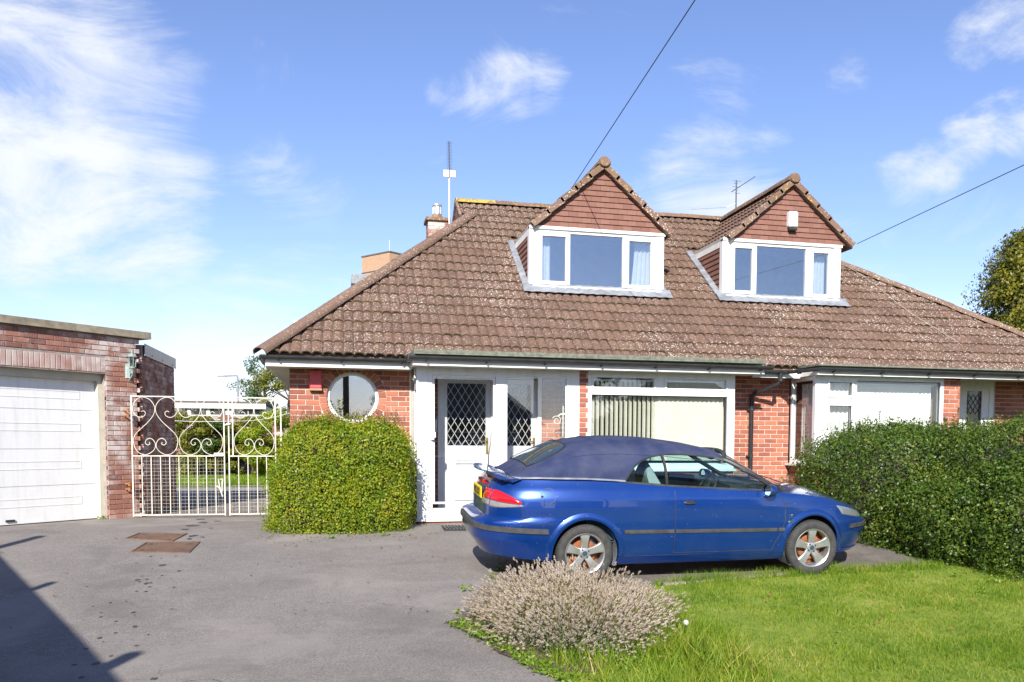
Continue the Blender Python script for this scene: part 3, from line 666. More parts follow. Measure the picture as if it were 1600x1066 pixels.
def curtain(name,label,x0,x1,z0,z1,y,mat,waves=5,amp=.025,group=None,shape=None,axis='x'):
    mb=MB(); rows=[]; nz=8; nx=waves*8
    for i in range(nz+1):
        t=i/nz; z=lerp(z1,z0,t); row=[]
        for j in range(nx+1):
            s=j/nx; k=shape(s,t) if shape else s; x=lerp(x0,x1,k); q=amp*math.sin(s*waves*2*math.pi+.6*math.sin(t*3))*(.6+.4*t)
            row.append((x,y+q,z) if axis=='x' else (y+q,x,z))
        rows.append(row)
    mb.grid(rows); mb.grid([[((a,b+.003,c) if axis=='x' else (a+.003,b,c)) for a,b,c in r] for r in rows],flip=True)
    return tag(mb.build(name,mat,None,smooth=60),label,'curtain',group)
curtain('net_curtain','white net curtain hanging in the narrow side pane of the bay window',-.66,-.08,.97,2.2,8.25,'plaster_net',7,.018,axis='y')
curtain('net_curtain','white net curtain behind the small bay casement above the hedge',8.30,8.78,.97,2.2,-.64,'plaster_net',6,.018)
# recessed door of the right-hand house
mb=MB(); frame_boxes(mb,10.76,12.12,.03,2.36,.02,.10,.10,wt=.10); mb.box(11.36,11.46,.022,.10,.13,2.26); frame_boxes(mb,11.46,12.02,.13,2.26,.03,.08,.10,wt=.1,wb_=.9,ww=.15); frame_boxes(mb,10.86,11.36,.13,2.26,.03,.08,.08,wt=.1,wb_=.9)
RD=mb.build('entrance_door','upvc',H); pane(RD,11.56,11.87,1.03,2.16,.055,'glass_leaded'); pane(RD,10.94,11.28,1.03,2.16,.055,'glass_leaded')
mb=MB(); lattice(mb,11.56,11.87,1.75,2.1,.05,.1,.14); lattice(mb,10.94,11.28,1.75,2.1,.05,.1,.14); mb.tube([(11.60,.05,1.03),(11.60,.05,2.16)],.004,4); mb.tube([(11.83,.05,1.03),(11.83,.05,2.16)],.004,4); mb.build('leading','black_iron',RD)

# ------------------------------------------------ eaves: fascia, soffit, gutters
mb=MB()
mb.box(-.30,1.74,-.44,-.415,2.26,2.385); mb.box(1.72,7.16,-.84,-.815,2.29,2.40); mb.box(1.72,1.745,-.815,-.44,2.29,2.44); mb.box(7.135,7.16,-.815,-.44,2.29,2.44); mb.box(7.16,8.0,-.44,-.415,2.27,2.36); mb.box(8.0,14.4,-.99,-.965,2.29,2.385); mb.box(8.0,8.025,-.965,-.44,2.29,2.385); mb.box(-.30,-.275,-.415,9.1,2.26,2.385)
mb.build('fascia','white_paint',H)
mb=MB(); mb.box(-.275,1.72,-.415,.02,2.265,2.28); mb.box(1.745,7.135,-.815,-.30,2.295,2.31); mb.box(6.84,8.0,-.415,.02,2.335,2.35); mb.box(8.025,14.3,-.965,.02,2.335,2.35); mb.box(-.275,0,.02,9.0,2.265,2.28)
mb.build('soffit','soffit_paint',H)
mb=MB(); mb.box(1.735,7.15,-.86,-.30,2.45,2.475); mb.box(1.735,7.15,-.862,-.80,2.475,2.515); mb.box(1.735,1.79,-.80,-.3,2.475,2.515); mb.box(8.0,14.4,-1.0,-.3,2.435,2.46)
mb.build('flat_roof_edge','felt_green',H)
def gutter(pts,name='gutter'):
    g=MB(); m=len(pts)
    # half-round section, open upward, swept along the polyline
    prof=[]
    for k in range(9): a=math.pi+math.pi*k/8; prof.append((.056*math.cos(a),.056*math.sin(a)))
    for k in range(9): a=2*math.pi-math.pi*k/8; prof.append((.050*math.cos(a),.050*math.sin(a)))
    rows=[]
    for i,p in enumerate(pts):
        p=Vector(p); a=Vector(pts[max(i-1,0)]); b=Vector(pts[min(i+1,m-1)]); t=(b-a).normalized(); sd=Vector((-t.y,t.x,0)).normalized(); rows.append([tuple(p+sd*u+Vector((0,0,w))) for u,w in prof+prof[:1]])
    g.grid(rows); o=g.build(name,'gutter_black',H,fix=True)
    tot=0
    for a,b in zip(pts,pts[1:]):
        a,b=Vector(a),Vector(b); L=(b-a).length; t=(b-a)/L; q=.25
        while q<L-.05:
            p=a+t*q; mb=MB(); sd=Vector((-t.y,t.x,0)); path=[p+sd*(.062*math.cos(x))+Vector((0,0,.062*math.sin(x))) for x in np.linspace(math.pi,2*math.pi,9)]
            mb.tube(path,.011,4,flat=1.5); mb.box(p.x-.012,p.x+.012,p.y+.03,p.y+.06,p.z-.075,p.z-.02); mb.build('gutter_bracket','gutter_black',o); q+=.86
    return o
gutter([(-.37,-.50,2.405),(1.70,-.50,2.40)]); gutter([(1.66,-.90,2.415),(7.26,-.90,2.405)]); gutter([(7.0,-.50,2.375),(7.72,-.50,2.38),(8.0,-1.04,2.40),(14.4,-1.04,2.39)]); gutter([(-.36,9.2,2.40),(-.36,-.44,2.40)])
mb=MB(); mb.tube([(1.68,-.50,2.40),(1.70,-.70,2.405),(1.70,-.88,2.41)],.055,8); mb.build('gutter_corner','gutter_black',H,smooth=True)
dpx=7.52
mb=MB(); mb.tube([(7.62,-.50,2.36),(7.62,-.50,2.24),(7.60,-.47,2.17),(7.36,-.12,2.03),(7.335,-.075,1.97),(7.335,-.075,.02)],.034,10); DP=mb.build('downpipe','gutter_black',H,smooth=50)
for z in (2.21,1.98,1.75,.98,.3):
    mb=MB(); mb.cyl((7.335 if z<2.1 else 7.62,-.075 if z<2.1 else -.50,z),.041,.035,'z',12); 
    if z<1.9: mb.box(7.28,7.39,-.05,.0,z,z+.03)
    mb.build('pipe_bracket','gutter_black',DP)

# ------------------------------------------------ roof
def plane_pt(x,y,off=0): return Vector((x,y-SN*off,rz(y)+CS*off))
rf=MB()
def band(y0,y1,xa0,xb0,xa1,xb1):
    vs=[plane_pt(xa0,y0,-.05),plane_pt(xb0,y0,-.05),plane_pt(xb1,y1,-.05),plane_pt(xa1,y1,-.05)]; vs+=[v-Vector((0,0,.06)) for v in vs]
    rf.add(vs,[(0,1,2,3),(7,6,5,4),(0,4,5,1),(1,5,6,2),(2,6,7,3),(3,7,4,0)])
band(EY+.05,DY,hipL(EY+.05)+.06,hipR(EY+.05)-.06,hipL(DY)+.06,hipR(DY)-.06)
for a,b in ((None,D1[0]),(D1[1],D2[0]),(D2[1],None)):
    band(DY,DBY,hipL(DY)+.06 if a is None else a,hipR(DY)-.06 if b is None else b,hipL(DBY)+.06 if a is None else a,hipR(DBY)-.06 if b is None else b)
band(DBY,HLY,hipL(DBY)+.06,hipR(DBY)-.06,hipL(HLY)+.06,hipR(HLY)-.06); band(HLY,RY,3.08,hipR(HLY)-.06,3.08,hipR(RY)-.06)
# left hip slope, small gablet, right hip slope, rear slope
zt=rz(HLY); BYE=2*RY-EY
rf.add([(-.30,EY,EZ-.03),(-.30,BYE,EZ-.03),(3.18,2*RY-HLY,zt-.03),(3.18,HLY,zt-.03)],[(3,2,1,0)])
rf.add([(3.06,HLY-.1,zt-.1),(3.06,RY,RZ-.03),(3.06,2*RY-HLY,zt-.1)],[(0,1,2)])
rf.add([(14.43,EY,EZ-.03),(14.43,BYE,EZ-.03),(hipR(RY),RY,RZ-.03)],[(0,1,2)])
rf.add([(-.30,BYE,EZ-.03),(14.43,BYE,EZ-.03),(hipR(RY),RY,RZ-.03),(3.06,RY,RZ-.03),(3.06,2*RY-HLY,zt-.03),(3.18,2*RY-HLY,zt-.03)],[(0,1,2,3,4,5)])
ROOF=rf.build('roof','roof_tile',H)
TW,TG=.294,(RY-EY)/CS/19
def tile_mb(x0=0,x1=TW,g=TG):
    """two-roll interlocking tile; x along eaves, y up the slope, z outward"""
    mb=MB(); xs=[]
    n=16; rows=[]
    for j in range(n+1):
        f=j/n*2; t=f-math.floor(f) if j<n else 1.0
        h=.033*(1-abs(2*t**.9-1)**2.7 if 0<t<1 else 0)-.02
        xs.append((j/n*TW,h))
    for yy,dz in ((0,.004),(g+.03,-.026)): rows.append([(x,yy+(.012*(h<-.01) if yy==0 else 0),h+dz) for x,h in xs])
    mb.grid(rows); mb.grid([[(x,.006,h-.020) for x,h in xs],rows[0]],mi=1)
    return mb
TILE=tile_mb().mesh('roof_tile',['roof_tile','edge_moss'],smooth=50)
def clip_mesh(me,M,planes):
    bm=bmesh.new(); bm.from_mesh(me); bm.transform(M)
    for co,no in planes: bmesh.ops.bisect_plane(bm,geom=bm.verts[:]+bm.edges[:]+bm.faces[:],plane_co=co,plane_no=no,clear_outer=True)
    if not bm.faces: bm.free(); return None
    m2=bpy.data.meshes.new('roof_tile'); bm.to_mesh(m2); bm.free()
    for m in me.materials: m2.materials.append(m)
    return m2
def tmat(x,y): return Matrix.Translation(plane_pt(x,y))@Matrix.Rotation(PT,4,'X')
nL=Vector((-1,.818,0)).normalized(); nR=Vector((1,1.1224,0)).normalized()
rest=MB(); full=[]; part=[]
for r in range(19):
    y0=EY+r*TG*CS; y1=y0+(TG+.02)*CS
    x=-.30-TW*.35
    while x<14.5:
        xa,xb=x,x+TW; x+=TW
        lo=min(hipL(y0),hipL(y1)); 
        if y0>HLY-.05: L0=L1=3.05
        else: L0,L1=hipL(y0),min(hipL(y1),hipL(HLY))
        R0,R1=hipR(y0),hipR(y1)
        if xb<L0 or xa>R0: continue
        planes=[]
        if xa<max(L0,L1): planes.append(((hipL(0),0,0),nL) if y0<=HLY-.05 else ((3.05,0,0),(-1,0,0)))
        if xb>min(R0,R1): planes.append(((hipR(0),0,0),nR))
        skip=False
        for (d0,d1,_) in (D1,D2):
            if y1>DY+.02 and y0<DBY+.12 and xb>d0 and xa<d1:
                if y0>=DY-.05 and y1<=DBY+.3 and xa>=d0 and xb<=d1: skip=True
                elif xa<d0 and y1>DY: planes.append(((d0,0,0),(1,0,0)))
                elif xb>d1 and y1>DY: planes.append(((d1,0,0),(-1,0,0)))
                elif y0<DY: planes.append(((0,DY+.05,0),(0,1,0)))
                elif y0>=DY: skip=True
        if skip: continue
        M=tmat(xa,y0)
        (part if planes else full).append((r,M,planes,y0))
full.sort(key=lambda t:t[0]+random.random()*.01)
objs=0
for r,M,pl,y0 in sorted(full+part,key=lambda t:t[0]):
    jz=Matrix.Translation((0,0,random.uniform(-.005,.006)))@Matrix.Rotation(random.uniform(-.014,.014),4,'Z')
    me=TILE if not pl else clip_mesh(TILE,M@jz,pl)
    if me is None: continue
    if objs<300 and r<10:
        o=link('roof_tile',me,ROOF); objs+=1
        if not pl: MM=M@jz; o.location=MM.to_translation(); o.rotation_euler=MM.to_euler()
    else:
        T=(M@jz) if not pl else Matrix.Identity(4)
        k=len(rest.v); rest.v+=[tuple(T@v.co) for v in me.vertices]; rest.f+=[tuple(i+k for i in p.vertices) for p in me.polygons]; rest.mi+=[p.material_index for p in me.polygons]
        if pl: bpy.data.meshes.remove(me)
o=rest.build('roof_tiles',['roof_tile','edge_moss'],ROOF,smooth=50); o['kind']='stuff'
def ridge_run(a,b,mat,name,L=.40,r=.115,parent=None,lift=.0,sq=.75):
    a,b=Vector(a),Vector(b); n=max(1,round((b-a).length/L)); d=(b-a)/n; t=d.normalized(); sd=t.cross(Vector((0,0,1))).normalized(); up=sd.cross(t)
    for i in range(n):
        p=a+d*i-t*.01; q=a+d*(i+1)+t*.015; mb=MB(); rows=[]; j=random.uniform(-.006,.006)
        for w,rr in ((p,r),(q,r*.97)): rows.append([tuple(w+sd*(rr*math.cos(x))+up*(rr*sq*math.sin(x)+lift+j)) for x in np.linspace(-.15,math.pi+.15,11)])
        for w,rr in ((q,r*.86),(p,r*.88)): rows.append([tuple(w+sd*(rr*math.cos(x))+up*(rr*sq*math.sin(x)+lift+j)) for x in np.linspace(-.15,math.pi+.15,11)])
        rows.append(rows[0]); mb.grid(rows); mb.build(name,mat if not callable(mat) else mat(i,n),parent or ROOF,smooth=50,fix=True)
ridge_run((-.36,EY-.08,EZ-.04),(3.24,HLY+.02,zt+.0),'ridge_tile','hip_tile',r=.12)
ridge_run((3.0,RY,RZ-.02),(hipR(RY),RY,RZ-.02),lambda i,n:'ridge_orange' if i in (0,1) else 'ridge_lichen','ridge_tile',r=.11)
ridge_run((14.48,EY-.06,EZ-.05),(hipR(RY),RY,RZ-.03),'ridge_tile','hip_tile',r=.11)
mb=MB()                                                        # gablet: tile hung cheek and barge
for i in range(4):
    z0=zt-.05+i*.1; hw=max(.02,(RZ-z0-.12)/TN)
    mb.prism([(RY-hw,z0),(RY+hw,z0),(RY+hw*.98,z0+.1),(RY-hw*.98,z0+.1)],3.02,3.05,lambda a,b,d:(d,a,b))
mb.build('gablet_tiling','hung_tile',ROOF)
mb=MB(); mb.tube([(3.0,HLY-.15,zt-.05),(3.0,RY,RZ-.0)],.035,4); mb.tube([(3.0,2*RY-HLY,zt-.05),(3.0,RY,RZ-.0)],.035,4); mb.build('gablet_barge','ridge_tile',ROOF)
# chimney behind the left hip
cp=aty(683,372,4.9)
mb=MB(); cx,cy,cz=cp.x,4.9,5.2; mb.box(cx-.20,cx+.20,cy-.22,cy+.22,4.6,5.72)
CH=mb.build('chimney','mortar_grey',H)
for k in range(15):
    z=4.62+k*.075
    for sd,(ax,L) in enumerate(((0,.40),(1,.44))):
        u=-L/2+(-.1125 if (k+sd)%2 else 0)
        while u<L/2:
            a,b=max(u,-L/2),min(u+.215,L/2); u+=.225
            if b-a<.03: continue
            o=link('brick',BR['brick_garage'],CH); o.scale=((b-a)/.215,1,1)
            if ax==0: o.location=(cx+(a+b)/2,cy-.226,z+.03)
            else: o.location=(cx-.206,cy+(a+b)/2,z+.03); o.rotation_euler=(0,0,-math.pi/2)
mb=MB(); mb.box(cx-.25,cx+.25,cy-.27,cy+.27,5.70,5.76); mb.cyl((cx,cy,5.76),.16,.1,'z',14,r2=.10); mb.build('chimney_cap','ridge_lichen',CH)
mb=MB(); mb.cyl((cx,cy,5.85),.075,.20,'z',16)
for k in range(10): a=2*math.pi*k/10; mb.box(cx+.085*math.cos(a)-.008,cx+.085*math.cos(a)+.008,cy+.085*math.sin(a)-.008,cy+.085*math.sin(a)+.008,5.88,6.03)
mb.cyl((cx,cy,6.04),.10,.03,'z',16); mb.build('flue_cowl','galv',CH)
# vent stack on the far left side
vp=aty(463,510,5.6); mb=MB(); mb.cyl((vp.x,5.6,2.6),.055,vp.z-2.6+.12,'z',12); mb.build('vent_pipe','white_paint',H,smooth=40)

# ------------------------------------------------ dormers
DTG=.30
def dormer(d,pan,alarm=None):
    x0,x1,xr=d
    mb=MB(); zr=6.02; ez=4.93; hw=1.235; gr=(zr-ez)/hw
    # carcass: cheeks, white front posts, ceiling, interior back
    mb.box(x0+.03,x0+.10,DY+.12,DBY+.1,3.6,4.9); mb.box(x1-.10,x1-.03,DY+.12,DBY+.1,3.6,4.9); mb.box(x0+.1,x1-.1,DBY-.02,DBY+.05,3.5,4.9); mb.box(x0+.03,x1-.03,DY+.02,DBY+.05,4.90,4.95)
    mb.box(x0+.1,x1-.1,DY+.1,DBY,3.5,3.56); mb.prism([(x0+.08,4.95),(x1-.08,4.95),(xr,zr-.05)],DY+.03,DY+.12,lambda a,b,dd:(a,dd,b)); mb.box(x0+.03,x1-.03,DY+.06,DY+.2,3.5,3.95)
    D=mb.build('dormer','room_wall',H)
    # front frame
    mb=MB(); mb.box(x0,x0+.14,DY-.01,DY+.12,DZ0-.02,4.90); mb.box(x1-.14,x1,DY-.01,DY+.12,DZ0-.02,4.90); mb.box(x0-.0,x1+.02,DY-.03,DY+.1,4.865,4.915)
    frame_boxes(mb,x0+.14,x1-.14,DZ0,4.865,DY+.005,DY+.09,.05); mb.box(x0+.06,x1-.04,DY-.06,DY+.05,DZ0-.02,DZ0+.02)
    a,b,c,e,f,g=pan
    for u0,u1 in ((b,c),(e,f)): mb.box(u0+.03,u1-.03,DY+.007,DY+.09,DZ0+.05,4.815)
    frame_boxes(mb,x0+.19,b+.03,DZ0+.05,4.815,DY-.012,DY+.06,a-(x0+.19),wt=.06,wb_=.06,ww=.03); frame_boxes(mb,f-.03,x1-.19,DZ0+.05,4.815,DY-.012,DY+.06,.03,wt=.06,wb_=.06,ww=(x1-.19)-g)
    mb.build('window_frame','upvc',D)
    pane(D,a,b,DZ0+.11,4.755,DY+.03,'glass_dormer'); pane(D,c-.03,e+.03,DZ0+.05,4.815,DY+.04,'glass_dormer'); pane(D,f,g,DZ0+.11,4.755,DY+.03,'glass_dormer')
    # hung tiles on the gable
    gz0=4.915; n=11; ph=(zr-.06-gz0)/n; tb=MB()
    for k in range(n):
        za,zb_=gz0+k*ph,gz0+(k+1)*ph+.012; w0=(zr-.02-za)/gr; w1=max(.0,(zr-.02-zb_)/gr); u=-1.6+(.0825 if k%2 else 0)
        while u<1.6:
            a_,b_=u+.0015,u+.1635; u+=.165
            if a_>w0 or b_<-w0: continue
            p=[(max(a_,-w0),za),(min(b_,w0),za),(min(b_,w1) if b_>w1 else b_,zb_),(max(a_,-w1) if a_<-w1 else a_,zb_)]
            if p[1][0]-p[0][0]<.02: continue
            if p[2][0]<p[3][0]: p=[p[0],p[1],((p[2][0]+p[3][0])/2,zb_)]
            t=MB(); nn=len(p); vs=[(xr+q,DY-.025+(.022 if z>za+.01 else random.uniform(-.002,.002)),z) for q,z in p]+[(xr+q,DY+.03,z) for q,z in p]
            t.add(vs,[tuple(range(nn)),tuple(range(2*nn-1,nn-1,-1))]+[((i+1)%nn,i,nn+i,nn+(i+1)%nn) for i in range(nn)]); t.build('hung_tile','hung_tile',D,fix=True)
    # hung tiles on both cheeks
    for sx,xc in ((-1,x0+.03),(1,x1-.03)):
        z=3.75; k=0
        while z<4.78:
            y=DY+.12-(.08 if k%2 else 0); zt_=min(z+.107,4.79)
            while y<3.0:
                a_,b_=max(y,DY+.12)+.0015,y+.1635; y+=.165; la=ry(z)+.03; lb=ry(zt_)+.03
                if a_>lb: break
                p=[(a_,z),(min(b_,la),z),(min(b_,lb),zt_),(a_,zt_)]
                if a_>la: p=[(a_,max(z,rz(a_-.03))),(min(b_,lb),zt_),(a_,zt_)]
                t=MB(); nn=len(p); vs=[(xc+sx*(.024 if zz<z+.03 else .004),q,zz) for q,zz in p]+[(xc-sx*.01,q,zz) for q,zz in p]
                t.add(vs,[tuple(range(nn)),tuple(range(2*nn-1,nn-1,-1))]+[((i+1)%nn,i,nn+i,nn+(i+1)%nn) for i in range(nn)])
                if sx<0: t.build('cheek_tile','hung_tile',D,fix=True)
                else: tb.add(t.v,t.f)
            z+=.095; k+=1
        t=MB(); t.box(xc-.02 if sx<0 else xc-.02,xc+.02,DY+.12,DBY+.15,4.775,4.875); t.build('cheek_fascia','white_paint',D)
    # lead flashing: stepped soakers along the cheeks, apron below the sill
    for sx,xc in ((-1,x0),(1,x1)):
        yy=DY-.1
        while yy<DBY-.02:
            t=MB(); y2=yy+.24; A=[plane_pt(xc+sx*.10,yy,.022),plane_pt(xc+sx*.10,y2,.012),plane_pt(xc-sx*.01,y2,.03),plane_pt(xc-sx*.01,yy,.04)]; A+=[v+Vector((0,0,-.03)) for v in A]
            t.add(A,[(0,1,2,3),(7,6,5,4),(0,4,5,1),(1,5,6,2),(2,6,7,3),(3,7,4,0)]); t.build('lead_flashing','lead',D,fix=True); yy+=.225
    t=MB(); rows=[]
    for yv,o_ in ((DY+.03,.06),(DY-.06,.038),(DY-.17,.030)): rows.append([tuple(plane_pt(lerp(x0-.12,x1+.12,s/40),yv,o_+.006*math.sin(s*2.2))) for s in range(41)])
    t.grid(rows,flip=True); t.build('lead_apron','lead',D,smooth=True)
    # roof slopes with tiles
    sl=math.atan(gr); ln=hw/math.cos(sl); nr=6; g=ln/nr; t=MB()
    for sx in (-1,1):
        A=[(xr+sx*hw,DY-.10,ez-.045),(xr,DY-.10,zr-.045),(xr,RY,zr-.045),(xr+sx*hw,RY,ez-.045)]; A+=[(a,b,c-.04) for a,b,c in A]
        t.add(A,[(0,1,2,3),(7,6,5,4),(0,4,5,1),(1,5,6,2),(2,6,7,3),(3,7,4,0)])
    t.build('dormer_roof','dormer_roof_tile',D,fix=True)
    tm=tile_mb(g=g).mesh('dormer_roof_tile',['dormer_roof_tile','edge_moss'],smooth=50); rs=MB()
    for sx in (-1,1):
        for r in range(nr):
            yv=DY-.09
            while yv<RY:
                # along axis = y ; up-slope axis toward the ridge
                along=Vector((0,-1,0)) if sx<0 else Vector((0,1,0)); upv=Vector((-sx*math.cos(sl),0,math.sin(sl))); nn=along.cross(upv)
                base=Vector((xr+sx*hw,yv+(TW if sx<0 else 0),ez))+upv*(r*g); M=Matrix(((along.x,upv.x,nn.x,base.x),(along.y,upv.y,nn.y,base.y),(along.z,upv.z,nn.z,base.z),(0,0,0,1)))
                top=base+upv*g; yv+=TW
                if top.z<rz(yv-TW)-.05: continue
                if sx<0:
                    o=link('dormer_tile',tm,D); o.location=base; o.rotation_euler=M.to_euler()
                else:
                    k=len(rs.v); rs.v+=[tuple(M@v.co) for v in tm.vertices]; rs.f+=[tuple(i+k for i in p.vertices) for p in tm.polygons]; rs.mi+=[p.material_index for p in tm.polygons]
    rs.build('dormer_tiles',['dormer_roof_tile','edge_moss'],D)['kind']='stuff'
    tb.build('cheek_tiles','hung_tile',D)['kind']='stuff'
    # verge tiles and ridge
    for sx in (-1,1):
        nv=5; 
        for k in range(nv):
            L=ln/nv; c0=k*L-.03; c1=(k+1)*L+.01; t=MB(); upv=Vector((-sx*math.cos(sl),0,math.sin(sl))); nn=Vector((sx*math.sin(sl),0,math.cos(sl))); b0=Vector((xr+sx*hw,0,ez))
            pr=[(-.12,.030),(-.12,-.070),(-.098,-.070),(-.098,.0),(.08,.0),(.08,.030)]
            rows=[[tuple(b0+upv*c+nn*(v+.022*(1-i))+Vector((0,DY+u,0))) for u,v in pr+pr[:1]] for i,c in enumerate((c0,c1))]
            t.grid(rows); nnn=len(pr); vs=[rows[0][q] for q in range(nnn)]+[rows[1][q] for q in range(nnn)]; t.add(vs,[(0,1,2,3),(0,3,4,5),(nnn+3,nnn+2,nnn+1,nnn),(nnn+5,nnn+4,nnn+3,nnn)]); t.build('verge_tile','ridge_tile' if k<3 else 'ridge_lichen',D,fix=True)
    ridge_run((xr,DY-.13,zr-.0),(xr,RY+.02,zr-.02),lambda i,n_:'ridge_lichen','ridge_tile',L=.42,r=.115,parent=D,sq=.9)
    t=MB(); t.lathe([(0,.0),(.09,.0),(.105,.03),(.105,.08)],14,lambda v:Vector((xr+v.x,DY-.165+v.z,zr+.02+v.y*.9))); t.build('ridge_end_cap','ridge_lichen',D,smooth=True)
    # mortar diamond under the apex
    return D
DM1=dormer(D1,(4.11,4.53,4.64,5.54,5.68,6.09)); DM2=dormer(D2,(7.70,8.05,8.17,9.11,9.28,9.60))
curtain('curtain','white curtain at the end of the dormer window beside the roof hip',4.02,4.30,3.9,4.8,DY+.2,'curtain_white',4,.02)
curtain('curtain','white curtain in the pane between the two dormers, tied back at its foot',5.85,6.15,3.9,4.8,DY+.2,'curtain_white',4,.02,shape=lambda s,t:s-.25*(t**2)*(1-s))
curtain('curtain','white curtain in the dormer window below the white alarm box',9.36,9.64,3.9,4.8,DY+.2,'curtain_white',4,.02)
curtain('curtain','teal curtain swept aside in the dormer below the white alarm box',9.26,9.42,3.9,4.70,DY+.17,'curtain_teal',2,.015,shape=lambda s,t:s*(.25+t) if t<.6 else s*.85)
curtain('curtain','narrow white curtain at the left end of the second dormer window',7.66,7.74,3.9,4.8,DY+.2,'curtain_white',2,.015)
t=MB(); t.prism([(7.45,4.80),(7.45,4.76)]+[(7.45,4.76)],0,0,lambda a,b,d:(a,d,b)) if False else None
# alarm boxes
al=thing('alarm_box','red alarm box with a brown base on brick beside the round window','alarm box',(.37,-.05,1.95)); mb=MB()
def rbox(mb,x0,x1,y0,y1,z0,z1,c=.012,mi=0):
    pl=[(x0+c,z0),(x1-c,z0),(x1,z0+c),(x1,z1-c),(x1-c,z1),(x0+c,z1),(x0,z1-c),(x0,z0+c)]; mx,mz=(x0+x1)/2,(z0+z1)/2
    rows=[[(x,y1,z) for x,z in pl],[(x,y0+c,z) for x,z in pl],[(mx+(x-mx)*(1-2*c/(x1-x0)),y0,mz+(z-mz)*(1-2*c/(z1-z0))) for x,z in pl]]
    n=8; vs=[p for r in rows for p in r]; mb.add(vs,[(i*n+k,i*n+(k+1)%n,(i+1)*n+(k+1)%n,(i+1)*n+k) for i in range(2) for k in range(n)]+[tuple(range(2*n,3*n)),tuple(range(n))[::-1]],mi)
rbox(mb,.285,.455,-.075,0,1.98,2.245); mb.build('cover','alarm_red',al,fix=True); mb=MB(); rbox(mb,.28,.46,-.08,0,1.945,1.98,.006); mb.cyl((.37,-.04,1.935),.015,.012,'z',8); mb.build('base','alarm_base',al,fix=True)
al=thing('alarm_box','white alarm box on the brown tiled gable of the right-hand dormer','alarm box',(8.81,DY-.06,5.11)); mb=MB(); rbox(mb,8.715,8.90,DY-.12,DY-.01,5.17,5.45,.02); mb.build('cover','upvc',al,fix=True); mb=MB(); rbox(mb,8.73,8.89,DY-.12,DY-.01,5.105,5.16,.02); mb.build('strobe_lens','gutter_black',al,fix=True)
# ---------------------------------------------------------------- garage
GA=R(46); GD=Vector((math.cos(GA),math.sin(GA),0)); GO=Vector((-2.36,1.40,0))-GD*4.0
GR=thing('garage','weathered red brick garage with a wide white panelled door and flat roof','garage',(-4.2,1.5,0))
wl_=MB(); MG=Matrix.Translation(GO)@Matrix.Rotation(GA,4,'Z')       # local: x along the front, -y outward
for b in ((3.50,3.985,.009,.24,0,2.78),(1.18,3.50,.009,.24,2.2,2.78),(.55,1.18,.009,.24,0,2.78)): wl_.box(*b,M=MG)
wl_.box(-2.50,-2.31,1.56,4.2,0,2.70); wl_.box(-6.6,-2.31,4.0,4.2,0,2.70); wl_.box(-6.6,-6.4,.0,4.0,0,2.7); wl_.box(-6.4,-4.75,-.6,-.4,0,2.7)
GW=wl_.build('wall','mortar_grey',GR)
gb=Wall(GW,GO.x,GO.y,GA,'brick_garage')
z=.0; k=0
while z<2.74:
    hi=4.0 if k%2 else 4.055
    s0=3.5 if z<2.44 else .6
    gb.course(s0,hi,z,z+.07,par=k,shown=lambda u,z_:u>1.75)
    if z<2.19: gb.course(.6,1.18,z,z+.07,par=k,shown=lambda u,z_:False)
    z+=.075; k+=1
for i in range(31):                                                # soldier course over the door
    o=link('brick',BR['brick_soldier'],GW); o.location=gb.pt(1.20+i*.0755,2.325,random.uniform(-.002,.002)); o.rotation_euler=(0,0,GA)
gs=Wall(GW,-2.302,4.2,-math.pi/2,'brick_garage'); gs.d=Vector((0,1,0)); gs.n=Vector((1,0,0)); gs.a=math.pi/2; gs.o=Vector((-2.302,1.50,0)); gs.course(0,2.70,.0,2.54,shown=lambda u,z:z>.0 and (u*7.3+z*3.1)%1<.42)
for k in range(34):                                                # toothed squint corner
    if k%2==0:
        o=link('brick',BR['brick_garage'],GW); o.location=(-2.318,1.462,.0325+k*.075); o.rotation_euler=(0,0,math.pi/2); o.scale=(.5,1.6,1)
gb.finish(); gs.finish()
mb=MB(); mb.box(1.18,1.25,.12,.25,0,2.2,M=MG); mb.box(3.44,3.50,.12,.25,0,2.2,M=MG); mb.box(1.25,3.44,.12,.25,2.09,2.2,M=MG); mb.build('door_frame','soffit_paint',GR)
mb=MB(); 
GDOOR=None
sec=[.015,.545,1.075,1.645,2.09]
mb.box(1.25,3.44,.225,.25,.01,2.09,M=MG); GDOOR=mb.build('garage_door','upvc',GR)
for a,b in zip(sec,sec[1:]):
    mb=MB(); mb.box(1.252,3.438,.205,.225,a+.003,b-.003,M=MG); p=mb.build('door_section','upvc',GDOOR)
    zc=(a+b)/2+(.03 if b<2 else 0); x0,x1,h=1.50,3.205,.06
    for q in ((x0,x1,zc-h,zc-h+.012),(x0,x1,zc+h-.012,zc+h),(x0,x0+.012,zc-h+.012,zc+h-.012),(x1-.012,x1,zc-h+.012,zc+h-.012)):
        mb=MB(); mb.box(q[0],q[1],.201,.205,q[2],q[3],M=MG); mb.build('door_moulding','upvc',GDOOR)
mb=MB(); mb.box(1.25,3.44,.20,.24,-.005,.018,M=MG); mb.build('door_seal','gutter_black',GDOOR)
mb=MB(); mb.box(2.10,2.22,.185,.205,.055,.085,M=MG); mb.build('door_handle','gutter_black',GDOOR)
for a,b in ((.45,1.62),(1.627,3.00),(3.007,4.22)):
    mb=MB(); mb.box(a,b,-.07,.30,2.785,2.89,M=MG); mb.build('coping_stone','concrete_coping',GR)
mb=MB(); mb.box(-6.6,-2.29,1.75,4.22,2.68,2.72); mb.prism([(-2.54,1.62),(-5.0,-.92),(-6.6,-.4),(-6.6,1.7)],2.60,2.64,lambda a,b,d:(a,b,d)); mb.build('flat_roof','felt_green',GR,fix=True)
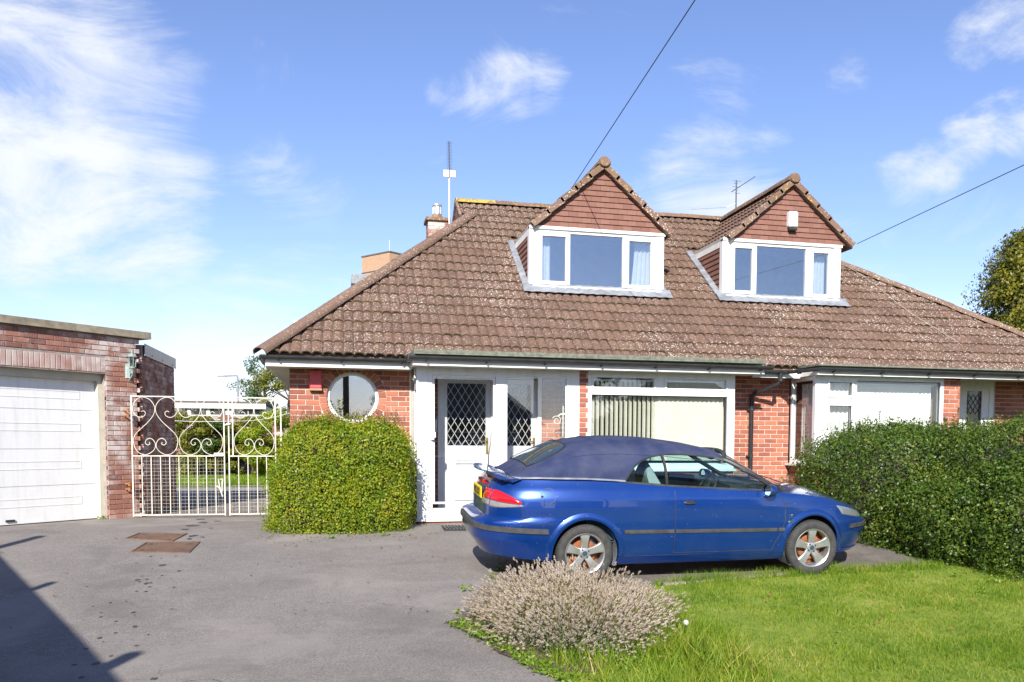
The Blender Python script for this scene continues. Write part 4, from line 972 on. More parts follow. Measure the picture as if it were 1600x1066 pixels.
mb=MB(); mb.box(-2.285,-2.275,1.62,4.24,2.54,2.73); mb.build('metal_fascia','zinc',GR)
mb=MB()
for y in (2.15,3.0,3.9): mb.cyl((-2.275,y,2.585),.014,.006,'x',8)
mb.build('fascia_screws','gutter_black',GR)
# lantern on the pier
LN=thing('wall_lantern','verdigris coach lantern fixed to the brick pier of the garage','lantern',tuple(gb.pt(3.855,2.2)))
lp=gb.pt(3.855,0,.11)
def LZ(z): return (lp.x,lp.y,z)
mb=MB(); mb.lathe([(.0,2.59),(.008,2.58),(.012,2.545),(.006,2.54),(.03,2.525),(.055,2.50),(.085,2.485),(.085,2.478),(.0,2.478)],12,lambda v:Vector((lp.x+v.x,lp.y+v.y,v.z))); mb.build('lantern_cap','green_patina',LN,smooth=True)
mb=MB(); mb.cyl(LZ(2.33),.045,.145,'z',8,r2=.06); mb.build('lantern_glass','glass_leaded',LN)
mb=MB()
for k in range(6):
    a=2*math.pi*k/6; mb.tube([(lp.x+.047*math.cos(a),lp.y+.047*math.sin(a),2.33),(lp.x+.063*math.cos(a),lp.y+.063*math.sin(a),2.48)],.005,4)
mb.lathe([(0,2.33),(.05,2.33),(.05,2.31),(.03,2.29),(.012,2.26),(.014,2.23),(0,2.22)],10,lambda v:Vector((lp.x+v.x,lp.y+v.y,v.z))); mb.build('lantern_cage','green_patina',LN)
mb=MB(); bp=gb.pt(3.855,2.27,0); n_=gb.n
pts=[]
for k in range(24): t=k/23; pts.append(bp+n_*(.02+.09*math.sin(t*math.pi))+Vector((0,0,.05-.19*t)))
mb.tube(pts,.009,6); mb.box(bp.x-.035,bp.x+.035,bp.y-.03,bp.y+.03,2.16,2.37); mb.tube([bp+n_*.0,bp+n_*.10+Vector((0,0,.0))],.01,6)
sp=[bp+n_*(.055+.035*math.cos(t)*(1-t/12))+Vector((0,0,-.03+.035*math.sin(t)*(1-t/12))) for t in np.linspace(0,9,26)]; mb.tube(sp,.006,5); mb.build('lantern_bracket','green_patina',LN)

# ---------------------------------------------------------------- wrought iron gate leaves
GP0,GP1=Vector((-2.415,1.17,0)),Vector((-.16,1.09,0)); gdir=(GP1-GP0).normalized(); gnn=Vector((gdir.y,-gdir.x,0))
def gp(u,z,o=0): return GP0+gdir*u+gnn*o+Vector((0,0,z))
def catmull(P,n=6):
    out=[]; P=[P[0]]+P+[P[-1]]
    for i in range(1,len(P)-2):
        for k in range(n):
            t=k/n; q=[.5*((2*P[i][c])+(-P[i-1][c]+P[i+1][c])*t+(2*P[i-1][c]-5*P[i][c]+4*P[i+1][c]-P[i+2][c])*t*t+(-P[i-1][c]+3*P[i][c]-3*P[i+1][c]+P[i+2][c])*t**3) for c in (0,1)]; out.append(tuple(q))
    return out+[P[-2]]
SCR=[(.13,.685),(.16,.70),(.19,.67),(.17,.62),(.11,.60),(.05,.63),(.01,.70),(.02,.80),(.08,.89),(.16,.915),(.25,.88),(.31,.80),(.325,.72),(.30,.63),(.22,.52),(.12,.42),(.04,.33),(.01,.24),(.03,.12),(.09,.04),(.17,.01),(.25,.04),(.31,.10),(.325,.17),(.30,.235),(.25,.27),(.20,.25),(.18,.20),(.21,.165),(.245,.18),(.235,.21)]
SC=catmull(SCR,4)
def leaf_gate(label,u0,u1,panels,bars,mesh_top,outer=None):
    t=thing('garden_gate',label,'gate',tuple(gp((u0+u1)/2,0)),'wrought iron gate leaves'); w=.016
    mb=MB()
    for u in (u0,u1): mb.tube([gp(u,.03),gp(u,1.89)],.013,4)
    for z in (.05,.965,1.88): mb.tube([gp(u0,z),gp(u1,z)],.011,4)
    if outer: mb.tube([gp(outer,.70),gp(outer,1.88)],.014,4); mb.tube([gp(u1,1.88),gp(outer,1.88)],.013,4)
    mb.build('frame','gate_paint',t)
    for i in range(1,bars):
        mb=MB(); u=lerp(u0,u1,i/bars); mb.tube([gp(u,.05),gp(u,.965)],.0085,4); mb.build('bar','gate_paint',t)
    for a,b in panels:
        for mir in (0,1):
            mb=MB(); mb.tube([gp(lerp(a,b,(1-x/.66) if mir else x/.66),.972+z*.90/.92) for x,z in SC],.0055,5); mb.build('scroll','gate_paint',t,smooth=60)
    mb=MB(); u=u0+.03
    while u<u1: mb.tube([gp(u,.05,-.02),gp(u,mesh_top,-.02)],.0013,3,cap=False); u+=.055
    z=.06
    while z<mesh_top+.01: mb.tube([gp(u0,z,-.02),gp(u1,z,-.02)],.0013,3,cap=False); z+=.055
    mb.build('wire_mesh','gate_paint',t)
    return t
L=2.26
gl=leaf_gate('wide white wrought iron gate leaf hung on the brick garage pier',.02,1.36,((.03,.69),(.69,1.35)),10,.93)
gr=leaf_gate('narrow white wrought iron gate leaf next to the clipped bush',1.43,2.13,((1.50,2.12),),5,.50,outer=2.215)
mb=MB(); mb.tube([gp(1.49,.97),gp(1.49,1.88)],.013,4); mb.build('inner_stile','gate_paint',gr)
mb=MB(); mb.box(-.14,.0,-.03,.012,0,.05,M=Matrix.Translation(gp(1.35,.965))); mb.build('latch_plate','upvc',gl)
mb=MB(); mb.tube([gp(1.33,.60,.02),gp(1.325,.52,.03),gp(1.32,.40,.03),gp(1.28,.47,.03),gp(1.245,.50,.03)],.011,5); mb.tube([gp(1.33,.60,.02),gp(1.27,.60,.03),gp(1.30,.42,.03),gp(1.33,.33,.03)],.010,5); mb.build('drop_bolt','gate_paint',gl)
for z in (.42,1.55):
    for k in (0,1):
        mb=MB(); p=gp(-.03,z+k*.08); mb.cyl((p.x,p.y,p.z),.022,.06,'z',8); mb.tube([p+Vector((0,0,.03)),p+Vector((-.07,.05,.03))],.014,5); mb.build('hinge','rust',gl)
mb=MB(); p=gp(1.36,1.45); mb.cyl((p.x+.06,p.y-.02,p.z),.022,.03,'z',8); mb.tube([p,p+Vector((.1,-.02,.02))],.012,5); mb.build('latch','upvc',gl)
# rubber mat before the porch
q=G((690,822),(745,818),(760,831),(703,833)); MT=thing('door_mat','black ribbed rubber mat on the tarmac at the foot of the porch','mat',(q[0][0]+.3,q[0][1],0)); mb=MB(); mx0,mx1,my0,my1=2.10,2.80,-1.38,-.92
mb.box(mx0,mx1,my0,my1,-.03,.008); mb.build('backing','gutter_black',MT); 
for i in range(15):
    mb=MB(); x=mx0+.02+i*(mx1-mx0-.04)/14; mb.box(x-.008,x+.008,my0+.01,my1-.01,.008,.02); mb.build('rib','cable_black',MT)
# ---------------------------------------------------------------- plants
def leaf_mat(name,stops,rough=.45,trans=.35,spec=.4,nsc=3.2):
    m,nt,b=new_mat(name); N=NT(nt)
    f=N.m('ADD',N.m('MULTIPLY',N.isl(),.55),N.m('MULTIPLY',N.mr(N.noise(nsc,4,.65),.33,.67),.45)); c=N.ramp(f,stops)
    N.l(c,b.inputs['Base Color']); b.inputs['Roughness'].default_value=rough; b.inputs['Specular IOR Level'].default_value=spec
    tl=N.n('ShaderNodeBsdfTranslucent'); N.l(N.mix(.35,c,(.25,.32,.02)),tl.inputs[0]); mx=N.n('ShaderNodeMixShader'); mx.inputs[0].default_value=trans
    out=nt.nodes['Material Output']; N.l(b.outputs[0],mx.inputs[1]); N.l(tl.outputs[0],mx.inputs[2]); N.l(mx.outputs[0],out.inputs[0]); return m
leaf_mat('leaf_bright',[(0,(.05,.13,.008)),(.28,(.15,.25,.012)),(.6,(.30,.36,.018)),(.9,(.42,.38,.02)),(1,(.52,.24,.02))],trans=.45)
leaf_mat('leaf_dark',[(0,(.020,.050,.008)),(.35,(.05,.105,.012)),(.7,(.11,.165,.016)),(.95,(.20,.21,.025)),(1,(.28,.16,.03))],rough=.42,trans=.3,spec=.4)
leaf_mat('leaf_yellow',[(0,(.06,.08,.01)),(.4,(.14,.16,.015)),(.8,(.25,.22,.02)),(1,(.30,.17,.03))])
leaf_mat('leaf_conifer',[(0,(.03,.045,.006)),(.4,(.11,.12,.010)),(.75,(.26,.22,.015)),(1,(.36,.26,.02))],trans=.3)
leaf_mat('leaf_pine',[(0,(.02,.05,.02)),(.5,(.05,.10,.035)),(1,(.11,.16,.05))],trans=.2)
leaf_mat('leaf_green',[(0,(.02,.05,.01)),(.5,(.05,.10,.015)),(1,(.12,.16,.02))])
leaf_mat('lavender_leaf',[(0,(.15,.19,.09)),(.5,(.30,.33,.22)),(1,(.44,.46,.36))],.7,.2,.2)
leaf_mat('lavender_stem',[(0,(.20,.20,.04)),(.6,(.36,.33,.09)),(1,(.38,.24,.12))],.7,.25,.2)
leaf_mat('lavender_head',[(0,(.26,.19,.13)),(.5,(.42,.34,.27)),(.95,(.56,.48,.41)),(1,(.28,.18,.34))],.8,.25,.2)
leaf_mat('grass_blade',[(0,(.035,.10,.005)),(.35,(.10,.195,.010)),(.68,(.19,.265,.016)),(.84,(.30,.31,.04)),(1,(.50,.40,.17))],.55,.3,.3,1.1)
leaf_mat('weed_leaf',[(0,(.07,.16,.01)),(1,(.20,.30,.02))],.5,.3)
def fbm(p,sc): return mnoise.noise(Vector(p)*sc)+.5*mnoise.noise(Vector(p)*sc*2.1)
def shell(center,rad,e,n,amp=.08,sc=1.7,shear=None,zmin=0.,depth=.16,half=None):
    """points and outward normals near the surface of a lumpy superellipsoid"""
    P=[];Nn=[]
    d=RNG.normal(0,1,(int(n*1.6),3)); d/=np.linalg.norm(d,axis=1)[:,None]
    for v in d:
        q=(abs(v[0]/rad[0])**e+abs(v[1]/rad[1])**e+abs(v[2]/rad[2])**e)**(-1/e); p=v*q
        g=np.sign(p)*np.abs(p/np.array(rad))**(e-1)/np.array(rad); g/=np.linalg.norm(g)+1e-9
        l=fbm(p+np.array(center),sc)*amp+mnoise.noise(Vector(p+np.array(center))*6)*amp*.45
        dep=-depth*abs(RNG.normal(0,.6)) if RNG.random()<.88 else RNG.uniform(0,.085)
        p=p+g*(l+dep)+np.array(center)
        if shear: p=np.array(shear(p))
        if p[2]<zmin or (half and not half(p)): continue
        P.append(p);Nn.append(g)
        if len(P)>=n: break
    return np.array(P),np.array(Nn)
def core(center,rad,e,amp,sc,shear,f=.86,zmin=-.05):
    mb=MB(); rows=[]; nu,nv=40,20
    for i in range(nv+1):
        th_=math.pi*i/nv; row=[]
        for j in range(nu+1):
            ph=2*math.pi*j/nu; v=np.array([math.sin(th_)*math.cos(ph),math.sin(th_)*math.sin(ph),math.cos(th_)])
            q=(abs(v[0]/rad[0])**e+abs(v[1]/rad[1])**e+abs(v[2]/rad[2])**e)**(-1/e); p=v*q*f; l=fbm(p+np.array(center),sc)*amp; p=p*(1+l)+np.array(center)
            if shear: p=np.array(shear(p))
            row.append((p[0],p[1],max(p[2],zmin)))
        rows.append(row)
    mb.grid(rows); return mb
# clipped bright bush under the round window
bc,br_,be=(.80,-.80,.60),(.90,.70,.87),4.2
bsh=lambda p:(p[0]-.20*max(0,1-p[2]/1.1)*(1 if p[0]<.8 else 0)*(.8-p[0])/.9+.10*max(0,p[2]-1.0)*(1 if p[0]<.5 else 0),p[1],p[2])
BU=thing('clipped_bush','rounded bright green clipped bush against the brick wall under the round window','bush',(.7,-.8,0))
P,Nn=shell(bc,br_,be,52000,.085,1.9,bsh,zmin=-.03,depth=.10,half=lambda p:p[1]<-.35 or p[2]>1.1 or RNG.random()<.25)
leafmesh('leaves',P,Nn,.031,'leaf_bright',BU,.7,jit=.7)
core(bc,br_,be,.05,1.9,bsh,.83).build('branches','twigs',BU,smooth=60,fix=True)
mb=MB()
for i in range(160):                                             # straggling shoots
    a=random.random()*2*math.pi; x=random.uniform(.0,1.6); y=random.uniform(-1.4,-.25); z=1.45 if y>-1.2 else random.uniform(.6,1.4); p=Vector((x,y,z)); d=Vector((random.uniform(-.6,.6),random.uniform(-.5,.1),random.uniform(.3,1))).normalized(); mb.tube([p,p+d*.10,p+d*.18+Vector((0,0,random.uniform(-.02,.05)))],.0025,3)
mb.build('shoots','bark',BU)['kind']='stuff'
sp=[];sn=[]
for i in range(40):
    x=random.uniform(.45,1.5); z0=1.52; h=random.uniform(.03,.16) if not .55<x<.75 else random.uniform(.1,.34)
    for k in range(7): sp.append((x+random.uniform(-.04,.04),-.5+random.uniform(-.3,.3),z0+h*random.random())); sn.append((0,-.5,.5))
leafmesh('shoot_leaves',np.array(sp),np.array(sn),.038,'leaf_yellow',BU,.7)
# big dark hedge on the boundary
HG=thing('boundary_hedge','large dark glossy evergreen hedge on the boundary beyond the nose of the blue car','hedge',(9.2,-3.4,-.2))
hp=[];hn=[]
lobes=[((8.70,-2.25,.42),(1.42,1.5,1.04)),((10.05,-3.9,.42),(2.0,1.75,1.12)),((11.9,-4.4,.45),(1.9,2.0,1.10)),((8.72,-3.7,.10),(1.12,1.25,.82)),((9.4,-4.8,.12),(1.62,1.0,.98))]
for c,r_ in lobes:
    other=[l for l in lobes if l[0]!=c]
    def out(p,o=other): return all(sum((abs((p[i]-q[0][i])/(q[1][i]*.68)))**3 for i in range(3))>1 for q in o) and p[2]>zg(p[1])-.02
    P,Nn=shell(c,r_,3.0,46000,.15,1.7,None,zmin=-1,depth=.18,half=out); hp.append(P); hn.append(Nn)
    k=core(c,r_,3.0,.04,1.5,None,.74,zmin=-.5); k.build('branches','twigs',HG,smooth=60,fix=True)
hp=np.concatenate(hp);hn=np.concatenate(hn); leafmesh('leaves',hp,hn,.042,'leaf_dark',HG,.55,jit=.75)
# sprigs that break the outline
sp=[];sn=[]; mb=MB()
cand=[i for i in range(len(hp)) if hp[i][2]>.75 or hp[i][0]<8.5]
for i in random.sample(cand,420):
    p=Vector(hp[i]); d=(Vector(hn[i])+Vector((random.uniform(-.5,.5),random.uniform(-.5,.5),random.uniform(.0,.9)))).normalized(); Ls=random.uniform(.08,.26); mb.tube([p,p+d*Ls],.003,3)
    for k in range(int(Ls*95)):
        q=p+d*Ls*random.random()+Vector((random.uniform(-.025,.025),)*3); sp.append(tuple(q)); sn.append(tuple(d))
mb.build('sprigs','bark',HG)['kind']='stuff'; leafmesh('sprig_leaves',np.array(sp),np.array(sn),.040,'leaf_dark',HG,.55,jit=1.2)
# lavender
LV=thing('lavender_bush','sprawling lavender bush with faded pinkish flower heads at the corner of the lawn','lavender',(2.7,-6.1,-.36))
n=6200; sv=[]; heads_p=[]; hv=[]; lvp=[]; lvn=[]
cxl,cyl_=2.60,-6.38
for i in range(n):
    a=random.random()*2*math.pi; q=math.sqrt(random.random()); x=cxl+q*.74*math.cos(a); y=cyl_+q*.92*math.sin(a)
    if (x>3.1 and y<-6.8) or mnoise.noise(Vector((x*2.7,y*2.7,3)))>.42: continue
    kk=1+.22*mnoise.noise(Vector((math.cos(a)*1.7,math.sin(a)*1.7,7))); x=cxl+(x-cxl)*kk; y=cyl_+(y-cyl_)*kk
    g=zg(y); dome=(.36+.16*mnoise.noise(Vector((x*2.6,y*2.6,1))))*(1-(q**2.2)*.66)+(random.uniform(.02,.12) if random.random()<.12 else 0); ox,oy=(x-cxl),(y-cyl_)
    b0=Vector((x-ox*.25,y-oy*.25,g+dome*.35)); tip=Vector((x+ox*.10+random.gauss(0,.07),y+oy*.10+random.gauss(0,.07),g+dome+random.uniform(-.10,.13)))
    if tip.z<g+.03: tip.z=g+.05
    sd=Vector((random.uniform(-1,1),random.uniform(-1,1),0)).normalized()*.0026
    sv.append((b0-sd,b0+sd,tip)); ax=(tip-b0).normalized(); hl=random.uniform(.016,.034); w=random.uniform(.0065,.0095)
    if random.random()<.86:
        for k in range(4):
            c=tip+ax*hl*(k/3.0-.3); s1=ax.orthogonal().normalized(); s2=ax.cross(s1); an=random.random()*6
            for m in range(3):
                aa=an+m*2.09; o1=s1*math.cos(aa)+s2*math.sin(aa); o2=s1*math.cos(aa+1.3)+s2*math.sin(aa+1.3); hv.append((c+o1*w*1.2,c+o2*w*1.2-ax*w*.5,c+ax*hl*.33+o1*w*.3))
    for k in range(4): lvp.append(tuple(b0.lerp(tip,random.uniform(-.2,.55))+Vector((random.gauss(0,.02),)*3))); lvn.append((random.gauss(0,1),random.gauss(0,1),.6))
trimesh('stems',np.array([[tuple(p) for p in t] for t in sv]),'lavender_stem',LV); trimesh('flower_heads',np.array([[tuple(p) for p in t] for t in hv]),'lavender_head',LV)
leafmesh('leaves',np.array(lvp),np.array(lvn),.045,'lavender_leaf',LV,.16,jit=.9)
mb=core((cxl,cyl_,-.40),(.72,.70,.28),2.2,.05,3,None,.92,zmin=-.45); mb.build('branches','twigs',LV,smooth=60,fix=True)
# lawn grass
def in_poly(x,y,poly):
    c=False; j=len(poly)-1
    for i in range(len(poly)):
        xi,yi=poly[i];xj,yj=poly[j]
        if (yi>y)!=(yj>y) and x<(xj-xi)*(y-yi)/(yj-yi)+xi: c=not c
        j=i
    return c
def blades(n,xr,yr,poly,hmin,hmax,w,dens=None):
    out=[]
    while len(out)<n:
        x=random.uniform(*xr); y=random.uniform(*yr)
        if not in_poly(x,y,poly): continue
        k=mnoise.noise(Vector((x*1.1,y*1.1,0)))+.5*mnoise.noise(Vector((x*3.3,y*3.3,4)))
        if random.random()>.62+k*.5: continue
        z=zg(y)+.008; h=random.uniform(hmin,hmax)*(1+.5*k); a=random.random()*6.283; ww=w*random.uniform(.6,1.3); dx,dy=math.cos(a)*ww,math.sin(a)*ww; lx,ly=random.gauss(0,.45)*h,random.gauss(0,.45)*h
        out.append(((x-dx,y-dy,z),(x+dx,y+dy,z),(x+lx,y+ly,z+h)))
    return out
LP=[(x,y) for x,y in LAWN]
gv=blades(95000,(1.7,8.2),(-9.4,-4.5),LP,.022,.055,.0032)+blades(2600,(3.4,7.6),(-5.0,-4.45),[(3.6,-5.02),(3.86,-4.86),(4.87,-4.70),(5.74,-4.52),(7.6,-4.40),(7.6,-4.65),(5.7,-4.75)],.06,.13,.004)
BED=[(2.25,-7.55),(2.15,-7.2),(2.6,-6.95),(3.3,-6.75),(3.45,-6.3),(3.9,-6.6),(3.5,-8.2),(2.5,-8.4)]
gv+=blades(2600,(2.1,3.9),(-8.4,-6.3),BED,.08,.20,.005)
ga_=tag(trimesh('lawn_grass',np.array(gv),'grass_blade',None),'short green lawn grass beside the lavender and the parked car','grass')
gv=blades(14000,(-5,1),(11.2,18.9),[(-5,11.2),(1,11.2),(1,18.9),(-5,18.9)],.05,.10,.012)
tag(trimesh('back_lawn_grass',np.array(gv),'grass_blade',None),'short grass of the back garden seen through the iron gate','grass')
# weeds along the tarmac edges
WD=[(780,893,.05),(770,905,.06),(728,925,.07),(716,960,.03),(752,985,.10),(745,998,.08),(790,1008,.06),(810,1030,.05),(850,1048,.05),(870,1058,.06),(985,1050,.11),(1080,1000,.05),(158,812,.05),(240,801,.10),(228,806,.08),(600,838,.04),(520,842,.04),(692,815,.05),(1500,905,.09),(1560,915,.11),(1535,930,.07),(1130,905,.05),(1450,890,.09)]
wp=[];wn_=[]
for k in range(46):                                             # moss and creeping weeds along the bed
    t_=random.random()*7.99; i_=int(t_); a_,b_=EDGE_L[i_],EDGE_L[i_+1] if i_<8 else EDGE_L[8]; x_=lerp(a_[0],b_[0],t_-i_)+random.uniform(-.02,.10); y_=lerp(a_[1],b_[1],t_-i_)
    for q_ in range(random.randint(10,40)): wp.append((x_+random.gauss(0,.035),y_+random.gauss(0,.05),zg(y_)+.012+random.random()*.03)); wn_.append((0,-.3,1))
for px,py,r in WD:
    x,y=gnd(px,py)
    for k in range(int(420*r)+8):
        a=random.random()*6.28; q=r*math.sqrt(random.random()); wp.append((x+q*math.cos(a),y+q*math.sin(a),zg(y+q*math.sin(a))+.012+random.random()*r*.8)); wn_.append((math.cos(a)*.4,-.4,1))
tag(leafmesh('low_weeds',np.array(wp),np.array(wn_),.034,'weed_leaf',None,.55),'low green weeds in the cracks and edges of the tarmac','weeds')
fl_=[]; fn_=[]
for k in range(230):
    if k<90: x,y=random.uniform(-.35,2.0),-1.55-abs(random.gauss(0,.22))
    elif k<150: x,y=random.uniform(-2.2,2.4),random.uniform(-6,-1)
    else: x,y=random.uniform(3.2,7.6),random.uniform(-7.6,-4.2)
    fl_.append((x,y,zg(y)+(.018 if x<3 else .05))); fn_.append((0,0,1))
tag(leafmesh('fallen_leaves',np.array(fl_),np.array(fn_),.038,'dead_leaf',None,.6,jit=.35),'scattered brown fallen leaves on the tarmac and the lawn','leaves')
# dandelion clock
dx,dy=gnd(1074,1005); dz=zg(dy); DA=thing('dandelion_clock','white dandelion clock standing on the lawn beside the lavender','dandelion',(dx,dy,dz))
mb=MB(); mb.tube([(dx,dy,dz),(dx-.01,dy,dz+.08),(dx-.015,dy,dz+.15)],.0025,5); mb.build('stalk','weed_leaf',DA)
pts=RNG.normal(0,1,(420,3)); pts/=np.linalg.norm(pts,axis=1)[:,None]; leafmesh('seed_head',pts*.022+np.array([dx-.015,dy,dz+.165]),pts,.009,'line_white',DA,.5,kind=None,jit=.2)
# trees and shrubs ------------------------------------------------
def tree(name,label,cat,base,h,rad,mat,nclump,nleaf,lsize,crown_z,group=None,cone=0.,trunk=.12,flat=.7,seed=1):
    t=thing(name,label,cat,base,group); rr=random.Random(seed); mb=MB(); bx,by,bz=base
    mb.tube([(bx,by,bz-.1),(bx+rr.uniform(-.1,.1),by,bz+h*.45),(bx+rr.uniform(-.15,.15),by,bz+h*.93)],[trunk,trunk*.7,trunk*.12],8)
    P=[];Nn=[]
    for i in range(nclump):
        f=rr.random(); z=lerp(crown_z,h,f**(.9 if cone else 1)); k=(1-(z-crown_z)/(h-crown_z)) if cone else math.sqrt(max(.04,1-((z-(crown_z+h)/2)/((h-crown_z)/2+.01))**2))
        rmax=rad*(k**(.75 if cone else 1)+.05); a=rr.random()*6.283; q=rmax*(.35+.65*math.sqrt(rr.random())); c=np.array([bx+q*math.cos(a),by+q*math.sin(a),bz+z])
        if i%3==0: mb.tube([(bx,by,bz+max(.2,z-q*.5)),(lerp(bx,c[0],.6),lerp(by,c[1],.6),bz+z-.15*q),tuple(c)],[trunk*.3,trunk*.18,.008],5)
        cr=rad*rr.uniform(.16,.30); m=nleaf
        d=RNG.normal(0,1,(m,3)); d/=np.linalg.norm(d,axis=1)[:,None]; q3=RNG.random(m)[:,None]**(1/2.2); pp=d*q3*np.array([cr,cr,cr*flat]); P.append(pp+c); Nn.append(d+np.array([math.cos(a),math.sin(a),.5])*.6)
    mb.build('trunk','bark',t,smooth=50); leafmesh('crown',np.concatenate(P),np.concatenate(Nn),lsize,mat,t,.5,jit=.6); return t
def base_at(px,y): p=aty(px,700,y); return (p.x,y,zg(y))
tree('conifer','tall golden green conifer rising behind the right end of the tiled roof','tree',base_at(1605,20),10.6,4.6,'leaf_conifer',380,170,.17,1.2,cone=1,trunk=.22,flat=.38,seed=3)
tree('pine_tree','distant blue green pine tree beyond the back garden wall','tree',base_at(413,62),8.0,2.3,'leaf_pine',60,90,.20,2.0,trunk=.15,seed=5)
tree('round_tree','rounded yellow green tree beyond the garden wall close to the house corner','tree',base_at(452,40),5.6,2.2,'leaf_yellow',80,110,.16,1.0,trunk=.15,seed=8)
for i,(px,y,h,r_,m,lab) in enumerate([(292,17.4,2.0,1.25,'leaf_yellow','yellow green shrub before the back wall, seen beside the garage through the gate'),(335,17.8,1.75,1.0,'leaf_green','darker green shrub in the middle of the shrubs before the back wall'),(393,17.4,1.9,.85,'leaf_yellow','loose brownish yellow shrub before the back wall behind the narrow gate leaf'),(438,15.5,2.05,1.15,'leaf_bright','bright green shrub before the back wall next to the house corner')]):
    tree('garden_shrub',lab,'shrub',base_at(px,y),h,r_,m,70,230,.085,.1,'shrubs before the back wall',trunk=.04,seed=20+i)
# ---------------------------------------------------------------- blue convertible (local: x forward from the rear axle, y to its left, z up)
m_,nt_,b_=new_mat('car_blue'); N_=NT(nt_)
dust=N_.mr(N_.noise(2.5,6,.65),.45,.75); c_=N_.mix(N_.m('MULTIPLY',dust,.16),(.001,.036,.21),(.05,.10,.19)); sc=N_.m('GREATER_THAN',N_.noise(40,2,.5),.74); c_=N_.mix(N_.m('MULTIPLY',sc,.35),c_,(.4,.45,.55))
N_.l(c_,b_.inputs['Base Color']); b_.inputs['Metallic'].default_value=.45; b_.inputs['Roughness'].default_value=.30; b_.inputs['Coat Weight'].default_value=1.0; N_.l(N_.mr(dust,0,1,.02,.12),b_.inputs['Coat Roughness'])
simple('car_well',(.012,.012,.013),.9)
simple('soft_top',(.026,.036,.088),.95,(.058,.066,.115),4,bump=.35,bscale=260,spec=.15)
simple('trim_grey',(.032,.032,.034),.6,(.06,.06,.06),12)
simple('trim_black',(.018,.018,.02),.5,(.04,.04,.04),10)
simple('trim_silver',(.22,.24,.28),.45,(.40,.42,.46),8,metal=.3)
simple('tyre',(.030,.030,.031),.85,(.055,.053,.05),18,bump=.3,bscale=90)
simple('alloy',(.52,.53,.54),.35,(.42,.40,.37),9,metal=.75)
simple('brake_rust',(.30,.105,.035),.8,(.18,.06,.025),25)
simple('lens_red',(.55,.008,.012),.12,(.48,.008,.012),5,coat=.6)
simple('lens_smoke',(.17,.16,.14),.15,(.25,.23,.20),6,coat=.6)
simple('plate_yellow',(.80,.56,.01),.4,(.72,.50,.01),8)
simple('plate_ink',(.01,.01,.01),.5)
simple('leather_grey',(.36,.37,.35),.55,(.30,.31,.30),10)
simple('dash_dark',(.03,.034,.04),.6)
simple('cabin_blue',(.02,.05,.09),.8)
simple('mirror_glass',(.75,.85,.82),.05,metal=1)
simple('chrome',(.7,.7,.72),.12,metal=1)
simple('painted_reflection',(.62,.63,.66),.7,(.15,.2,.4),60)  # pale shrub reflection painted as bumper colour; its patch is switched off
m_,nt_,b_=new_mat('headlamp'); N_=NT(nt_); b_.inputs['Base Color'].default_value=(.34,.36,.37,1); b_.inputs['Roughness'].default_value=.22; b_.inputs['Metallic'].default_value=.6; b_.inputs['Coat Weight'].default_value=1
CAR=thing('parked_car','dusty blue soft-top convertible with a flat front tyre parked before the house','car',(3.17,-3.905,zg(-3.905)+.012),rot=(math.atan(.068),0,0))
LOCALMODE[0]=True
HUBZ,WB=.305,2.605
XR=[(.18,-.93),(.24,-.985),(.34,-1.05),(.46,-1.13),(.60,-1.14),(.65,-1.12),(.665,-1.07),(.68,-1.01),(.78,-1.005),(.86,-.99),(.95,-.955),(1.02,-.91),(1.08,-.87),(1.15,-.84)]
XF=[(.18,3.36),(.24,3.46),(.34,3.52),(.46,3.565),(.56,3.56),(.61,3.50),(.66,3.455),(.72,3.40),(.80,3.30),(1.1,3.0)]
WZ=[(.18,.765),(.22,.80),(.30,.825),(.45,.848),(.60,.855),(.78,.850),(.88,.838),(.96,.808),(1.03,.765),(1.1,.73)]
ZSH=[(-1.1,1.025),(-.85,1.045),(-.5,1.065),(.0,1.06),(.3,1.045),(.96,.99),(1.6,.955),(2.15,.925),(2.5,.895),(2.8,.845),(3.05,.775),(3.25,.715),(3.4,.665),(3.55,.62)]
ZLO=[(-1.1,.30),(-.8,.27),(-.4,.23),(0,.21),(.5,.20),(2.1,.20),(2.6,.21),(3.0,.215),(3.55,.24)]
XC=1.2
def smoothp(x,pts):
    d=.05; return (interp(x-d,pts)+interp(x,pts)*2+interp(x+d,pts))/4
def outline(s,z):
    """s in [0,1]: 0 = rear centre, .5 = front centre, along the right-hand (-y) side"""
    a=s*math.pi*2; c,sn=math.cos(a),math.sin(a); w=interp(z,WZ)
    if c>0: L=XC-interp(z,XR); n=4.8
    else: L=interp(z,XF)-XC; n=3.1
    x=XC-math.copysign(L*abs(c)**(2/n),c); y=w*abs(sn)**(2/n)
    return x,y
def body_pt(s,t):
    z=.6
    for _ in range(6):
        x,y=outline(s,z); zl,zs=smoothp(x,ZLO),smoothp(x,ZSH); z=zl+(zs-zl)*t
    return x,y,z
def side_y(x,z):
    """half width of the body at x,z"""
    lo,hi=0.0,.5
    for _ in range(40):
        m=(lo+hi)/2
        if outline(m,z)[0]<x: lo=m
        else: hi=m
    return outline(lo,z)[1]
NS,NTL=110,34
